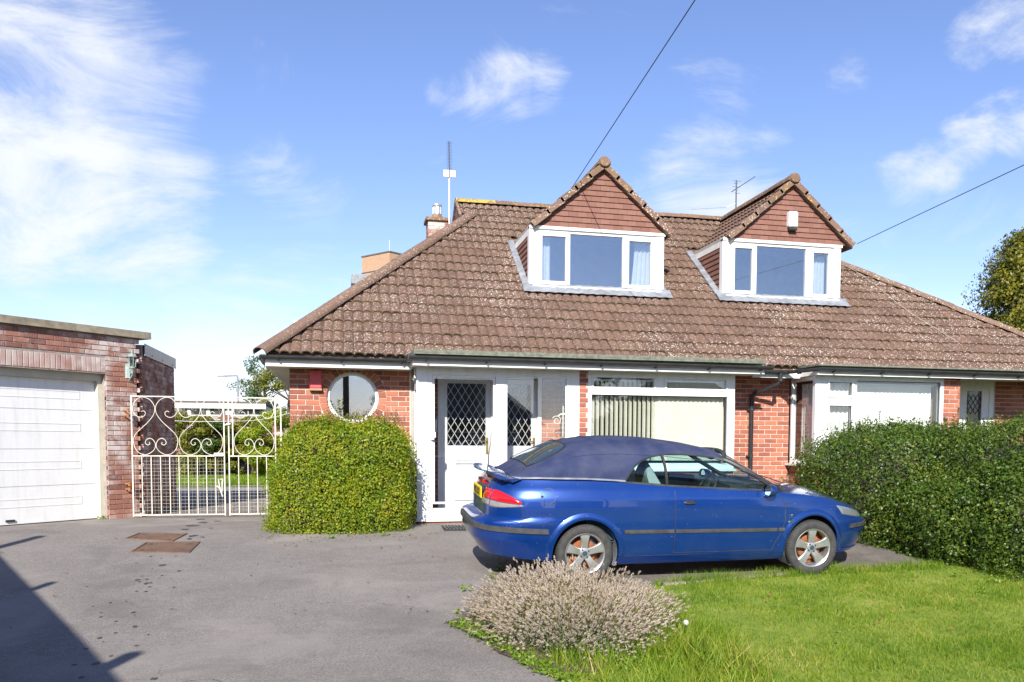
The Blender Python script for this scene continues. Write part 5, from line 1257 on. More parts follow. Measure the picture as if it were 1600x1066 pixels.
# perimeter samples spread evenly along the outline
ss=[0]; fine=[i/4000*.5 for i in range(4001)]; pl=[outline(s,.6) for s in fine]; cum=[0]
for a,b in zip(pl,pl[1:]): cum.append(cum[-1]+math.hypot(b[0]-a[0],b[1]-a[1]))
SV=[]; j=0
for i in range(NS+1):
    tg=cum[-1]*i/NS
    while j<4000 and cum[j]<tg: j+=1
    SV.append(fine[j])
mb=MB(); nd=7
for sgn in (-1,1):
    rows=[]
    for s in SV:
        col=[]
        x0,y0,z0=body_pt(s,0); col+= [(x0,0,z0),(x0,sgn*y0*.5,z0)]
        for k in range(NTL+1):
            x,y,z=body_pt(s,k/NTL); col.append((x,sgn*y,z))
        x,y,z=col[-1]; y=abs(y); cr=interp(x,[(-1,.03),(-.6,.05),(.4,.05),(2.2,.055),(2.9,.07),(3.4,.035),(3.55,.0)])
        for k in range(1,nd+1):
            q=1-k/nd; col.append((x+(.02*(1-q*q) if x>3.1 else 0),sgn*y*q,z+cr*(1-q*q)))
        rows.append(col)
    mb.grid(rows,flip=(sgn>0))
me=mb.mesh('body',['car_blue','car_well'])
bm=bmesh.new(); bm.from_mesh(me); bmesh.ops.remove_doubles(bm,verts=bm.verts,dist=.0015); bmesh.ops.recalc_face_normals(bm,faces=bm.faces); bm.to_mesh(me); bm.free()
cut_=[]
for hx in (0,WB):
    for sgn in (-1,1):
        c=MB(); c.cyl((hx,sgn*.54 if sgn>0 else -.95,HUBZ+.012),.352,.41,'y',48,mi=1); cut_.append(c.mesh('cutter',['car_blue','car_well']))
cab=MB(); cab.prism([(.02,.42),(2.05,.42),(2.22,.80),(2.30,1.3),(-.25,1.3),(-.25,.95),(-.05,.8)],-.70,.70,lambda a,b,d:(a,d,b),mi=1); cut_.append(cab.mesh('cutter',['car_blue','car_well']))
for c in cut_: fix_normals(c)
bme=boolean(me,cut_); bme.name='body'; smooth_mesh(bme,28)
BODY=link('body',bme,CAR)
def on_side(x,z,o=.004): return (x,-(side_y(x,z)+o),z)
def side_strip(pts,w,name,mat,parent=CAR,o=.0,th=.012,sides=(-1,1)):
    """raised strip following the body side along (x,z) points; w = height"""
    for sg in sides:
        t=MB(); rows=[]
        for x,z in pts:
            a=side_y(x,z-w/2)+o; b=side_y(x,z+w/2)+o; rows.append([(x,sg*(a-.01),z-w/2),(x,sg*(a+th*.8),z-w/2+.004),(x,sg*((a+b)/2+th),z),(x,sg*(b+th*.8),z+w/2-.004),(x,sg*(b-.01),z+w/2)])
        t.grid(rows,flip=sg>0); t.add([rows[0][i] for i in range(5)],[(0,1,2,3,4)]); t.add([rows[-1][i] for i in range(5)],[(4,3,2,1,0)]); t.build(name,mat,parent,smooth=30,fix=True)
def groove(pts,name,sides=(-1,),w=.009,mat='trim_black',parent=BODY):
    for sg in sides:
        t=MB(); t.tube([(x,sg*(side_y(x,z)+.0005),z) for x,z in pts],w*.5,4); t.build(name,mat,parent)
lin=lambda a,b,n:[tuple(lerp(a[i],b[i],k/(n-1)) for i in (0,1)) for k in range(n)]
# bumper strips
def wrap_strip(s0,s1,z,w,name,mat,th=.014,zf=None):
    t=MB(); rows=[]
    n=60
    for k in range(n+1):
        s=lerp(s0,s1,k/n); sg=-1 if s>=0 else 1; q=abs(s); zz=zf(q) if zf else z
        r=[]
        for dz,o in ((-w/2,-.01),(-w/2+.006,th),(w/2-.006,th),(w/2,-.01)):
            x,y=outline(q,zz+dz); x2,y2=outline(q+.002,zz+dz); tx,ty=x2-x,y2-y; l=math.hypot(tx,ty)+1e-9; nx,ny=-ty/l,tx/l
            if (x-XC)*nx+y*ny<0: nx,ny=-nx,-ny
            r.append((x+nx*o,sg*(y+ny*o),zz+dz))
        rows.append(r)
    t.grid(rows); t.add(rows[0],[(0,1,2,3)]); t.add(rows[-1],[(3,2,1,0)]); return t.build(name,mat,CAR,smooth=30,fix=True)
def s_of(x,z=.55):
    lo,hi=0,.5
    for _ in range(40):
        m=(lo+hi)/2
        if outline(m,z)[0]<x: lo=m
        else: hi=m
    return lo
wrap_strip(-s_of(-.40),s_of(-.40),.575,.062,'rear_bumper_strip','trim_grey',zf=lambda q:.545+.05*(1-q/s_of(-.40))); 
wrap_strip(s_of(3.13),.5,.52,.055,'front_bumper_strip','trim_grey'); 
for sg in (1,):
    t=MB(); rows=[]
    for k in range(41):
        s=lerp(s_of(3.13),.5,k/40); r=[]
        for dz,o in ((-.027,-.01),(-.02,.014),(.02,.014),(.027,-.01)):
            x,y=outline(s,.52+dz); r.append((x+o*.6,y+o*.7,.52+dz))
        rows.append(r)
    t.grid(rows,flip=True); t.build('front_bumper_strip','trim_grey',CAR,smooth=30)
side_strip(lin((.40,.535),(.945,.532),8),.045,'rub_strip','trim_grey'); side_strip(lin((.965,.532),(2.14,.525),14),.045,'rub_strip','trim_grey'); side_strip(lin((2.155,.525),(2.235,.524),3),.045,'rub_strip','trim_grey')
# panel gaps
groove([(.955,z) for z in np.linspace(.30,.955,14)],'panel_gap',(-1,1)); groove([(2.12,.915),(2.20,.86),(2.235,.80),(2.235,.62),(2.19,.48),(2.13,.38),(2.10,.30)],'panel_gap',(-1,1)); groove(lin((.955,.30),(2.10,.30),16),'panel_gap',(-1,1))
groove(lin((.36,.275),(2.2,.275),20),'panel_gap',(-1,1),.007)
groove([(-.665,z) for z in np.linspace(.65,.80,4)],'panel_gap',(-1,1),.005); groove(lin((-.95,.66),(-.36,.615),9),'panel_gap',(-1,1),.007); groove([(-.36,.612),(-.345,.56)],'panel_gap',(-1,1),.005)
groove(lin((3.02,.585),(3.30,.595),6),'panel_gap',(-1,1),.006)
groove([(-.40+.075*math.cos(a),.905+.078*math.sin(a)) for a in np.linspace(0,2*math.pi,25)],'fuel_flap_gap',(-1,),.008)
t=MB(); p=on_side(-.462,.90,.0); t.cyl((p[0],p[1]-.004,p[2]),.014,.006,'y',10); t.build('fuel_flap_thumb','trim_black',BODY)
groove(lin((.96,.785),(3.0,.735),22),'crease',(-1,),.004,'car_blue')
groove([(2.235,.80),(2.6,.815),(2.95,.77),(3.1,.735)],'bonnet_gap',(-1,),.008)
# wheel arch lips
for hx in (0,WB):
    for sg in (-1,1):
        t=MB(); rows=[]
        for a in np.linspace(-.12,math.pi+.12,36):
            r=[]
            for rr,o in ((.350,-.03),(.350,.010),(.366,.016),(.392,.012),(.425,-.002)):
                x=hx+rr*math.cos(a); z=max(.19,HUBZ+.012+rr*math.sin(a)); r.append((x,sg*(side_y(x,min(z,smoothp(x,ZSH)-.01))+o),z))
            rows.append(r)
        t.grid(rows,flip=sg<0); t.build('wheel_arch','car_blue',BODY,smooth=40)
        # pale inner liner that shows behind the tyre
        t=MB(); rows=[]
        for a in np.linspace(-.45,.75,10) if hx==0 else np.linspace(math.pi-.5,math.pi+.95,12):
            x=hx+.345*math.cos(a); z=max(.12,HUBZ+.012+.345*math.sin(a)); rows.append([(x,sg*.60,z),(x,sg*.80,z)])
        t.grid(rows); t.build('wheel_liner','trim_silver',CAR)
# sills and front lip
side_strip(lin((.36,.225),(2.24,.235),16),.10,'sill','car_blue',CAR,-.012,.022)
wrap_strip(s_of(3.05,.25),.5,.235,.05,'chin_spoiler','car_blue',.012)
# badge on the front wing
text_mesh('wing_badge','SE',.055,Matrix.Translation(on_side(2.315,.665,.003))@Matrix.Rotation(R(90),4,'X'),'chrome',CAR,.002)
t=MB(); p=on_side(2.315,.605,.0); t.lathe([(0,.008),(.03,.008),(.045,0)],16,lambda v:Vector((p[0]+v.x*1.0,p[1]-v.z,p[2]+v.y*.45))); t.build('wing_emblem','chrome',CAR)
# door handle
t=MB(); p=on_side(1.115,.83,.0); t.lathe([(0,.010),(.055,.012),(.07,.004),(.072,-.005)],24,lambda v:Vector((p[0]+v.x,p[1]-v.z,p[2]+v.y*.36))); dh=t.build('door_handle','trim_black',CAR,smooth=40); t=MB(); t.tube([(p[0]-.05,p[1]-.014,p[2]-.004),(p[0],p[1]-.022,p[2]-.002),(p[0]+.05,p[1]-.014,p[2]-.004)],.008,6); t.build('handle_grip','dash_dark',dh)
# greenhouse -----------------------------------------------------
ZC=[(-.74,1.09),(-.66,1.135),(-.56,1.20),(-.4,1.295),(-.25,1.37),(-.1,1.42),(.1,1.455),(.35,1.475),(.6,1.475),(.9,1.46),(1.3,1.41),(1.62,1.345)]
WBT=[(-.74,.52),(-.66,.61),(-.54,.67),(-.3,.715),(.0,.735),(.4,.745),(1.7,.735),(2.3,.70)]
def zbelt(x): return smoothp(x,ZSH)+.012
def sect_y(x,z):
    xx=min(x,1.60); zb,zc=zbelt(x),smoothp(xx,ZC); wb_=smoothp(x,WBT); q=min(1,max(0,(z-zb)/(zc-zb))); n=2.55; return wb_*(1-q**n)**(1/n)
def sect(x,a,o=0):
    zb,zc=zbelt(x)-.01,smoothp(x,ZC); wb_=smoothp(x,WBT); n=2.55; return (x,(wb_+o)*max(0,math.cos(a))**(2/n),zb+(zc+o-zb)*max(0,math.sin(a))**(2/n))
t=MB(); xs=list(np.linspace(-.74,1.62,54)); na=18
rowsO=[];rowsI=[]
for x in xs:
    ro=[];ri=[]
    for k in range(-na,na+1):
        a=math.pi/2*(1-abs(k)/na); sg=-1 if k<0 else 1; ro.append(tuple(Vector(sect(x,a,.0))*1)); p=ro[-1]; ro[-1]=(p[0],sg*p[1],p[2]); p=sect(x,a,-.022); ri.append((p[0],sg*p[1],p[2]-.0))
    rowsO.append(ro); rowsI.append(ri)
t.grid(rowsO); t.grid(rowsI,flip=True)
nC=2*na+1
for ra,rb,fl in ((rowsO[0],rowsI[0],0),(rowsO[-1],rowsI[-1],1)): t.grid([ra,rb],flip=not fl)
t.grid([[r[0] for r in rowsO],[r[0] for r in rowsI]]); t.grid([[r[-1] for r in rowsO],[r[-1] for r in rowsI]],flip=True)
tm=t.mesh('soft_top','soft_top'); bm=bmesh.new(); bm.from_mesh(tm); bmesh.ops.remove_doubles(bm,verts=bm.verts,dist=.0004); bmesh.ops.recalc_face_normals(bm,faces=bm.faces); bm.to_mesh(tm); bm.free()
WINP=[(.42,1.0),(.445,1.07),(.485,1.14),(.55,1.21),(.63,1.26),(.75,1.298),(.9,1.315),(1.1,1.315),(1.3,1.30),(1.5,1.275),(1.66,1.24),(1.9,1.2),(1.9,.90),(.42,.90)]
PTOP=[(.42,1.03),(.445,1.08),(.485,1.15),(.55,1.215),(.63,1.265),(.75,1.303),(.9,1.32),(1.1,1.32),(1.3,1.305),(1.5,1.28),(1.62,1.245),(1.80,1.15),(2.0,1.04),(2.17,.945)]
cw=MB(); cw.prism(WINP,-1,1,lambda a,b,d:(a,d,b)); cwm=cw.mesh('cutter','soft_top'); fix_normals(cwm)
# keep the tip of the opening below the roof, so the cutter only goes through the sides
tm2=boolean(tm,[cwm]); tm2.name='soft_top'; smooth_mesh(tm2,35); TOP=link('soft_top',tm2,CAR)
t=MB()
for k in range(3):                                              # seams in the fabric
    pass
for sg in (-1,1):
    a0=.62; t.tube([tuple(Vector((sect(x,a0,.003)[0],sg*sect(x,a0,.003)[1],sect(x,a0,.003)[2]))) for x in np.linspace(-.15,1.6,30)],.004,4)
t.tube([((.18),sg*0+p[1],p[2]) for p in [sect(.18,a,.003) for a in np.linspace(.9,math.pi/2,12)]],.004,4); t.build('seam','soft_top',TOP)
for sg in (-1,1):
    # side glass, two pieces parted by a dark bar
    for (xa,xb,nm) in ((.425,.875,'quarter_glass'),(.915,2.15,'door_glass')):
        t=MB(); rows=[]
        for x in np.linspace(xa,xb,22):
            zt_=interp(x,PTOP)+.006; zb=zbelt(x)-.02; rows.append([(x,sg*(sect_y(x,max(z,zbelt(x)))-.014),z) for z in [lerp(zb,zt_,k/8) for k in range(9)]])
        t.grid(rows,flip=sg>0); t.build(nm,'car_glass',CAR,smooth=60)
    t=MB(); t.tube([(.895-.03*(1-k/6),sg*(sect_y(.895,lerp(.975,1.32,1-k/6))-.004),lerp(.975,1.32,1-k/6)) for k in range(7)],.016,4); t.build('window_divider','trim_black',CAR)
    t=MB(); t.tube([(x,sg*(sect_y(x,max(z,zbelt(x)))-.004),z) for x,z in PTOP],.011,5); t.build('window_seal','trim_black',CAR)
    t=MB(); t.tube([(x,sg*(smoothp(x,WBT)-.004+.008),zbelt(x)-.008) for x in np.linspace(.36,2.2,24)],.015,5); t.build('belt_seal','trim_grey',CAR)
    # windscreen pillar
    t=MB(); PA=[(x,sg*(sect_y(x,max(interp(x,PTOP),zbelt(x)))-.018),interp(x,PTOP)+.018) for x in np.linspace(1.58,2.20,9)]; PA.append((2.30,sg*.69,.90)); t.tube(PA,.026,6); t.build('windscreen_pillar','trim_black',CAR,smooth=60)
t=MB(); rows=[]
for k in range(13):
    x=lerp(1.60,2.24,k/12); zt_=interp(x,PTOP)+.022; yw=sect_y(x,max(interp(x,PTOP),zbelt(x)))-.015; rows.append([(x+.17*(1-(j/10)**2)+.0,yw*j/10,zt_+.045*(1-(j/10)**2)*(1-k/14)) for j in range(-10,11)])
t.grid(rows); t.build('windscreen','car_glass',CAR,smooth=60)
t=MB(); t.tube([p for p in rows[0]],.028,6); t.build('windscreen_header','trim_black',CAR,smooth=60)
t=MB(); t.tube([(p[0]+.03,p[1],p[2]-.02) for p in rows[-1]],.022,6,flat=.5); t.build('scuttle','trim_black',CAR)
for o_ in (0,.42):
    t=MB(); t.tube([(2.40-o_*.05,-.45+o_,.985),(2.36,-.2+o_,1.01),(2.33,.10+o_,1.03)],.006,5); t.build('wiper','trim_black',CAR)
# rear window, tonneau trim
t=MB(); rows=[]
for k in range(13):
    x=lerp(-.56,-.13,k/12); zb,zc=zbelt(x)-.01,smoothp(x,ZC); row=[]; wd=.50*(1-.25*(abs(k-5)/7)**3)
    for j in range(-12,13):
        y=wd*j/12; wb_=smoothp(x,WBT); n=2.55; z=zb+(zc-zb)*(1-(abs(y)/wb_)**n)**(1/n); row.append((x-.003,y,z+.007))
    rows.append(row)
t.grid(rows); RW=t.build('rear_window','car_rear_glass' if 'car_rear_glass' in MAT else simple('car_rear_glass',(.03,.05,.055),.06,coat=.5).name,CAR,smooth=60)
t=MB(); t.tube(rows[0]+[r[-1] for r in rows]+rows[-1][::-1]+[r[0] for r in rows[::-1]],.008,4); t.build('rear_window_seal','trim_black',RW)
t=MB(); path=[(x,-(smoothp(x,WBT)+.012),zbelt(x)+.006) for x in np.linspace(.42,-.68,20)]+[(-.755,-.50,1.075),(-.79,-.30,1.085),(-.80,0,1.09),(-.79,.30,1.085),(-.755,.50,1.075)]+[(x,(smoothp(x,WBT)+.012),zbelt(x)+.006) for x in np.linspace(-.68,.42,20)]
t.tube(path,.020,6,flat=.55); t.build('tonneau_trim','trim_silver',CAR,smooth=50)
# boot lid spoiler, brake light, aerials
t=MB(); rows=[]
for k in range(29):
    y=lerp(-.66,.66,k/28); f=1-(abs(y)/.66)**2.2; xb=-.80-.16*f; zb=1.062+.0*f; lift=.012+.055*min(1,f*2.0)
    rows.append([(xb+.15,y,zb+.006),(xb+.08,y,zb+lift*.75),(xb-.02,y,zb+lift),(xb-.075,y,zb+lift+.004),(xb-.078,y,zb+lift-.008),(xb-.03,y,zb+lift-.014),(xb+.03,y,zb+lift*.4),(xb+.05,y,zb-.03)])
t.grid(rows); t.add(rows[0],[tuple(range(8))]); t.add(rows[-1],[tuple(range(8))[::-1]]); t.build('boot_spoiler','car_blue',CAR,smooth=40,fix=True)
t=MB(); t.box(-.975,-.935,-.15,.15,.975,1.01); t.build('brake_light','lens_red',CAR)
t=MB(); t.cyl((-.60,-.50,1.09),.016,.05,'z',8,r2=.006); t.tube([(-.60,-.50,1.14),(-.61,-.50,1.18)],.004,5); t.build('washer_stub','trim_black',CAR)
t=MB(); t.tube([(-.83,.36,1.07),(-.83,.36,1.2),(-.80,.355,1.48)],[.007,.006,.002],5); t.build('aerial','trim_black',CAR)
# tail lamps and number plate
def surf_patch(s0,s1,zlo,zhi,name,mat,sg,o=.007,n=24,m=5):
    t=MB(); rows=[]
    for k in range(n+1):
        f=k/n; s=lerp(s0,s1,f); a,b=zlo(f),zhi(f); r=[]
        for j in range(m+1):
            z=lerp(a,b,j/m); x,y=outline(s,z); x2,y2=outline(s+.002,z); tx,ty=x2-x,y2-y; l=math.hypot(tx,ty)+1e-9; nx,ny=-ty/l,tx/l
            if (x-XC)*nx+y*ny<0: nx,ny=-nx,-ny
            e=o*(1 if 0<j<m and 0<k<n else -.3); r.append((x+nx*e,sg*(y+ny*e),z))
        rows.append(r)
    t.grid(rows,flip=sg>0); return t.build(name,mat,CAR,smooth=50)
def s_y(y,z):
    lo,hi=0,.25
    for _ in range(40):
        m=(lo+hi)/2
        if outline(m,z)[1]<y: lo=m
        else: hi=m
    return lo
sa,sm,sb=s_y(.275,.88),s_y(.50,.88),s_of(-.66,.86)
for sg in (-1,1):
    surf_patch(sa,sm-.002,lambda f:.845,lambda f:.95,'boot_lamp','lens_red',sg); surf_patch(sa,sm-.002,lambda f:.785,lambda f:.844,'boot_lamp_lower','lens_smoke',sg)
    surf_patch(sm,sb,lambda f:lerp(.845,.815,f),lambda f:.952-.11*f**2.0,'tail_lamp','lens_red',sg); surf_patch(sm,sb+.004,lambda f:.775+.02*f**3,lambda f:lerp(.844,.812,f),'tail_lamp_lower','lens_smoke',sg)
t=MB(); rbox(t,-.262,.262,0,.012,.820,.946,.008); pm=t.mesh('number_plate','plate_yellow'); fix_normals(pm); pm.transform(Matrix.Translation((-1.012,0,0))@Matrix.Rotation(R(-90),4,'Z')); NP=link('number_plate',pm,CAR)
text_mesh('plate_text','WJ52 SKY',.108,Matrix.Translation((-1.016,0,.881))@Matrix.Rotation(R(-90),4,'Z')@Matrix.Rotation(R(90),4,'X')@Matrix.Diagonal((.82,1,1,1)),'plate_ink',NP,.001)
t=MB(); rows=[]
for y in np.linspace(-.5,.5,20): x=-1.082+.06*(abs(y)/.5)**3; rows.append([(x,y,.635),(x-.004,y,.66)])
#surf_patch(s_of(-.82,.4),s_of(-.72,.4),lambda f:.40+.02*math.sin(f*9),lambda f:.47-.02*math.sin(f*7),'bumper_reflection','painted_reflection',-1,.003)
# headlamp, indicator
h0,h1=s_of(3.03,.64),s_of(3.36,.64)
for sg in (-1,1):
    surf_patch(h0,h1,lambda f:.655-.055*math.sin(f*math.pi*.55),lambda f:interp(lerp(3.03,3.36,f),ZSH)-.012,'headlamp','headlamp',sg,.010)
t=MB(); rows=[]
for y in np.linspace(-.32,.32,12): rows.append([(3.47-.03*(abs(y)/.32)**2,y,.60),(3.42-.03*(abs(y)/.32)**2,y,.66)])
t.grid(rows); t.build('grille','trim_black',CAR)
# door mirrors
for sg in (-1,1):
    t=MB(); c=Vector((2.02,sg*.86,.955)); t.lathe([(0,-.055),(.05,-.052),(.072,-.03),(.078,0),(.074,.02)],18,lambda v:c+Vector((-v.z*1.2 if True else 0,v.x*1.25,v.y*.85))); mr_=t.build('door_mirror','car_blue',CAR,smooth=50,fix=True)
    t=MB(); t.lathe([(0,.021),(.070,.021)],18,lambda v:c+Vector((-v.z*1.2,v.x*1.2,v.y*.8))); t.build('mirror_glass','mirror_glass',mr_)
    t=MB(); t.lathe([(.074,.012),(.082,.018),(.080,.034),(.068,.03)],18,lambda v:c+Vector((-v.z*1.2,v.x*1.22,v.y*.83))); t.build('mirror_rim','trim_black',mr_,smooth=50); t=MB(); t.tube([(2.10,sg*.73,.935),(2.05,sg*.80,.945)],.025,6); t.build('mirror_stem','trim_black',mr_)
# wheels
def wheel(hx,sg,steer=0,flat=0.0):
    piv=Matrix.Translation((hx,sg*.745,HUBZ))@Matrix.Rotation(steer,4,'Z')@(Matrix.Rotation(R(90),4,'X') if sg<0 else Matrix.Rotation(R(-90),4,'X'))   # local z = outward
    w=bpy.data.objects.new('wheel',None)
    def place(v):
        p=piv@v
        if flat>0 and p.z<flat+.01: p.z=max(p.z*.15+.004,.004)
        if p.z<.003: p.z=.003
        return p
    rim=MB(); rim.lathe([(.212,.055),(.218,.052),(.218,.02),(.19,-.10),(.19,-.14)],40,piv.__matmul__); rim.lathe([(.218,.052),(.212,.058),(.200,.050),(.194,.02),(.19,-.02)],40,piv.__matmul__)
    for k in range(5):
        a=math.pi/2+k*2*math.pi/5; ca,sa_=math.cos(a),math.sin(a); v=[]
        for r_,hw,z in ((.045,.036,.030),(.10,.036,.040),(.16,.046,.044),(.203,.060,.040)):
            for q,dz in ((-hw,-.008),(-hw*.8,.0),(hw*.8,.0),(hw,-.008)): v.append(piv@Vector((ca*r_-sa_*q,sa_*r_+ca*q,z+dz)))
        n0=len(v)
        for r_,hw,z in ((.045,.036,.030),(.10,.036,.040),(.16,.046,.044),(.203,.060,.040)):
            for q in (-hw,hw): v.append(piv@Vector((ca*r_-sa_*q,sa_*r_+ca*q,z-.035)))
        f=[]
        for i in range(3):
            for j in range(3): f.append((i*4+j,i*4+j+1,i*4+j+5,i*4+j+4))
            f.append((n0+i*2,i*4,i*4+4,n0+i*2+2)); f.append((i*4+3,n0+i*2+1,n0+i*2+3,i*4+7))
        rim.add(v,f)
    rim.lathe([(0,.040),(.035,.040),(.055,.034),(.058,.0)],20,piv.__matmul__)
    R_=rim.build('wheel','alloy',CAR,smooth=35,fix=False)
    b=MB(); b.lathe([(0,-.03),(.135,-.03),(.145,-.04),(.145,-.055),(0,-.055)],28,piv.__matmul__); b.lathe([(.14,-.07),(.19,-.08)],28,piv.__matmul__); b.build('brake_disc','brake_rust',R_)
    b=MB(); b.lathe([(0,-.075),(.188,-.085)],28,piv.__matmul__); b.build('back_plate','car_well',R_)
    b=MB(); b.lathe([(0,.0435),(.026,.043),(.028,.038)],16,piv.__matmul__); b.build('centre_cap','cabin_blue',R_)
    for k in range(4):
        a=k*math.pi/2+.6; b=MB(); b.lathe([(0,.043),(.009,.043),(.009,.03)],8,lambda v:piv@(v+Vector((.046*math.cos(a),.046*math.sin(a),0)))); b.build('wheel_nut','trim_black',R_)
    ty=MB(); ty.lathe([(.212,.040),(.218,.060),(.245,.072),(.275,.070),(.296,.055),(.3045,.035),(.305,.0),(.305,-.06),(.3045,-.10),(.296,-.125),(.25,-.14),(.212,-.12)],72,place); ty.build('tyre','tyre',R_,smooth=45)
    gr=MB()
    for k in range(60):
        a=2*math.pi*k/60; pts=[Vector((r_*math.cos(a+d),r_*math.sin(a+d),z)) for r_,z,d in ((.286,.064,0),(.3,.05,.01),(.3062,.03,.02),(.3066,-.03,.06))]; gr.tube([place(p) for p in pts],.0022,3)
    gr.build('tread','car_well',R_)
wheel(0,-1); wheel(0,1); wheel(WB,-1,0,.024); wheel(WB,1)
# cabin
t=MB(); t.box(.02,2.1,-.69,.69,.40,.43); t.box(.0,.06,-.69,.69,.43,.93); t.build('cabin_floor','cabin_blue',CAR)
for sg in (-1,1):
    t=MB(); t.box(.02,2.1,sg*.705-.012,sg*.705+.012,.43,.955); t.build('door_card','cabin_blue',CAR)
def seat(x,y,w,name='seat',tall=1.0):
    t=MB(); prof=[(-.02,.52),(.0,.60),(-.10,.85),(-.17,1.06),(-.20,1.17),(-.235,1.22),(-.275,1.21),(-.29,1.15),(-.26,1.0),(-.2,.7),(-.16,.52)]
    rows=[]
    for q in (-1,-.85,-.4,0,.4,.85,1):
        k=1-.10*abs(q)**3; rows.append([(x+px*1.0+(0.03*abs(q)**2 if px>-.2 else 0),y+q*w/2*(1-.32*max(0,(pz-1.0)/.22)),.5+(pz-.5)*k*tall) for px,pz in prof])
    t.grid(rows); t.add(rows[0],[tuple(range(len(prof)))]); t.add(rows[-1],[tuple(range(len(prof)))[::-1]]); t.box(x-.1,x+.48,y-w/2,y+w/2,.45,.60); return t.build(name,'leather_grey',CAR,smooth=60)
seat(1.02,-.36,.50); seat(1.02,.36,.50); seat(.22,0,1.20,'rear_seat',.83)
t=MB(); rows=[]
for y in np.linspace(-.69,.69,15): b=.06*math.cos((y)*2); rows.append([(1.72,y,.60),(1.70,y,.80),(1.76,y,.91+b*.3),(1.95,y,.945),(2.25,y,.93)])
t.grid(rows); t.box(1.70,1.85,-.55,-.15,.88,.975); t.build('dashboard','dash_dark',CAR,smooth=50)
t=MB(); wc_=Vector((1.50,-.36,.915)); ax=Matrix.Rotation(R(-62),4,'Y'); t.tube([wc_+ax@Vector((.185*math.cos(a),.185*math.sin(a),0)) for a in np.linspace(0,2*math.pi,37)[:-1]],.014,8,closed=True)
for a in (0,2.2,4.1): t.tube([wc_,wc_+ax@Vector((.18*math.cos(a),.18*math.sin(a),0))],.016,6)
t.lathe([(0,.03),(.05,.025),(.06,0),(.05,-.03)],14,lambda v:wc_+ax@v); t.tube([wc_,(1.75,-.36,.80)],.03,8); t.build('steering_wheel','dash_dark',CAR,smooth=50)
t=MB(); c=Vector((1.70,.0,1.255)); t.lathe([(0,-.02),(.05,-.018),(.06,0),(.05,.018),(0,.02)],14,lambda v:c+Vector((v.z,v.x*2.0,v.y*.7))); t.tube([c,(1.74,0,1.34)],.01,5); t.build('rear_view_mirror','dash_dark',CAR,smooth=50)
t=MB(); t.box(.585,.70,-.735,-.733,.992,1.028); t.build('window_sticker','blind_white',CAR)
LOCALMODE[0]=False
# ---------------------------------------------------------------- things on and behind the roof
def aerial_base(): pass
p=aty(702,345,4.62); AE=thing('tv_aerial','tall slim television aerial on a white pole beside the chimney','aerial',(p.x,4.62,5.0))
ax,ay=p.x,4.62; zt0=aty(702,222,4.62).z; zm=aty(702,272,4.62).z
mb=MB(); mb.tube([(ax,ay,4.7),(ax,ay,zm+.10)],.016,8); mb.build('mast','white_paint',AE)
mb=MB(); mb.tube([(ax,ay-.03,zm-.05),(ax-.01,ay-.03,zt0)],.011,6); mb.build('boom','aerial_dark',AE)
for i in range(19):
    z=lerp(zm+.10,zt0-.01,i/18); mb=MB(); w=.055; mb.tube([(ax-w,ay-.03,z),(ax+w,ay-.03,z)],.0045,4); mb.build('element','aerial_dark',AE)
for sx in (-1,1):
    mb=MB(); mb.box(ax+sx*.065-.055,ax+sx*.065+.055,ay-.05,ay-.02,zm-.07,zm+.06); mb.build('reflector_panel','white_paint',AE)
p=aty(1150,318,6.5); AE=thing('tv_aerial','old sagging television aerial showing behind the right-hand dormer','aerial',(p.x,6.5,5.0)); ax,ay=p.x,6.5
mb=MB(); mb.tube([(ax,ay,4.6),(ax,ay,aty(1150,282,6.5).z)],.016,6); mb.build('mast','aerial_dark',AE)
a=aty(1143,300,6.5); b=aty(1180,276,6.5); mb=MB(); mb.tube([a,b],.010,5); mb.build('boom','aerial_dark',AE)
for i,(z,w0,w1) in enumerate(((283,-.08,.13),(287,-.07,.05),(292,-.1,.1),(297,-.07,.05),(302,-.05,.1))):
    q=aty(1150,z,6.5); mb=MB(); mb.tube([(ax+w0,ay,q.z),(ax+w1,ay,q.z)],.005,4); mb.build('element','aerial_dark',AE)
a=aty(1080,327,6.6); b=aty(1135,324,6.6); mb=MB(); mb.tube([a,b,(ax,ay,aty(1150,318,6.5).z)],.008,5); mb.build('boom','galv',AE)
for i in range(8):
    q=a.lerp(b,i/7); mb=MB(); mb.tube([(q.x,q.y,q.z-.045),(q.x,q.y,q.z+.045)],.004,4); mb.build('element','galv',AE)
# garden wall, outbuilding, street lamp, flats
GWY=19.0
zt_=aty(300,652,GWY).z; zb2=aty(430,648,GWY).z
gw=thing('garden_wall','low dark red brick wall closing the back garden behind the shrubs','wall',(-3,GWY,0)); mb=MB(); mb.box(-12,3,GWY+.01,GWY+.22,0,zt_); W_=mb.build('wall_core','mortar_grey',gw)
ww=Wall(W_,-12,GWY,0,'brick_garage'); ww.course(0,15,.02,zt_,shown=lambda u,z:z>1.35 and 6.3<u<11.2); ww.finish()
mb=MB(); mb.box(-12,3,GWY-.05,GWY+.28,zt_,zt_+.06); mb.build('coping','concrete_coping',gw)
px_=aty(352,650,GWY); mb=MB(); mb.box(px_.x-.14,px_.x+.14,GWY-.06,GWY+.3,0,zt_+.10); mb.build('pier','brick_wall_far',gw)
oy=27.0; a=aty(262,626,oy); b=aty(412,634,oy); OB=thing('outbuilding','long low white outbuilding with a flat roof beyond the back garden wall','outbuilding',(a.x,oy,0))
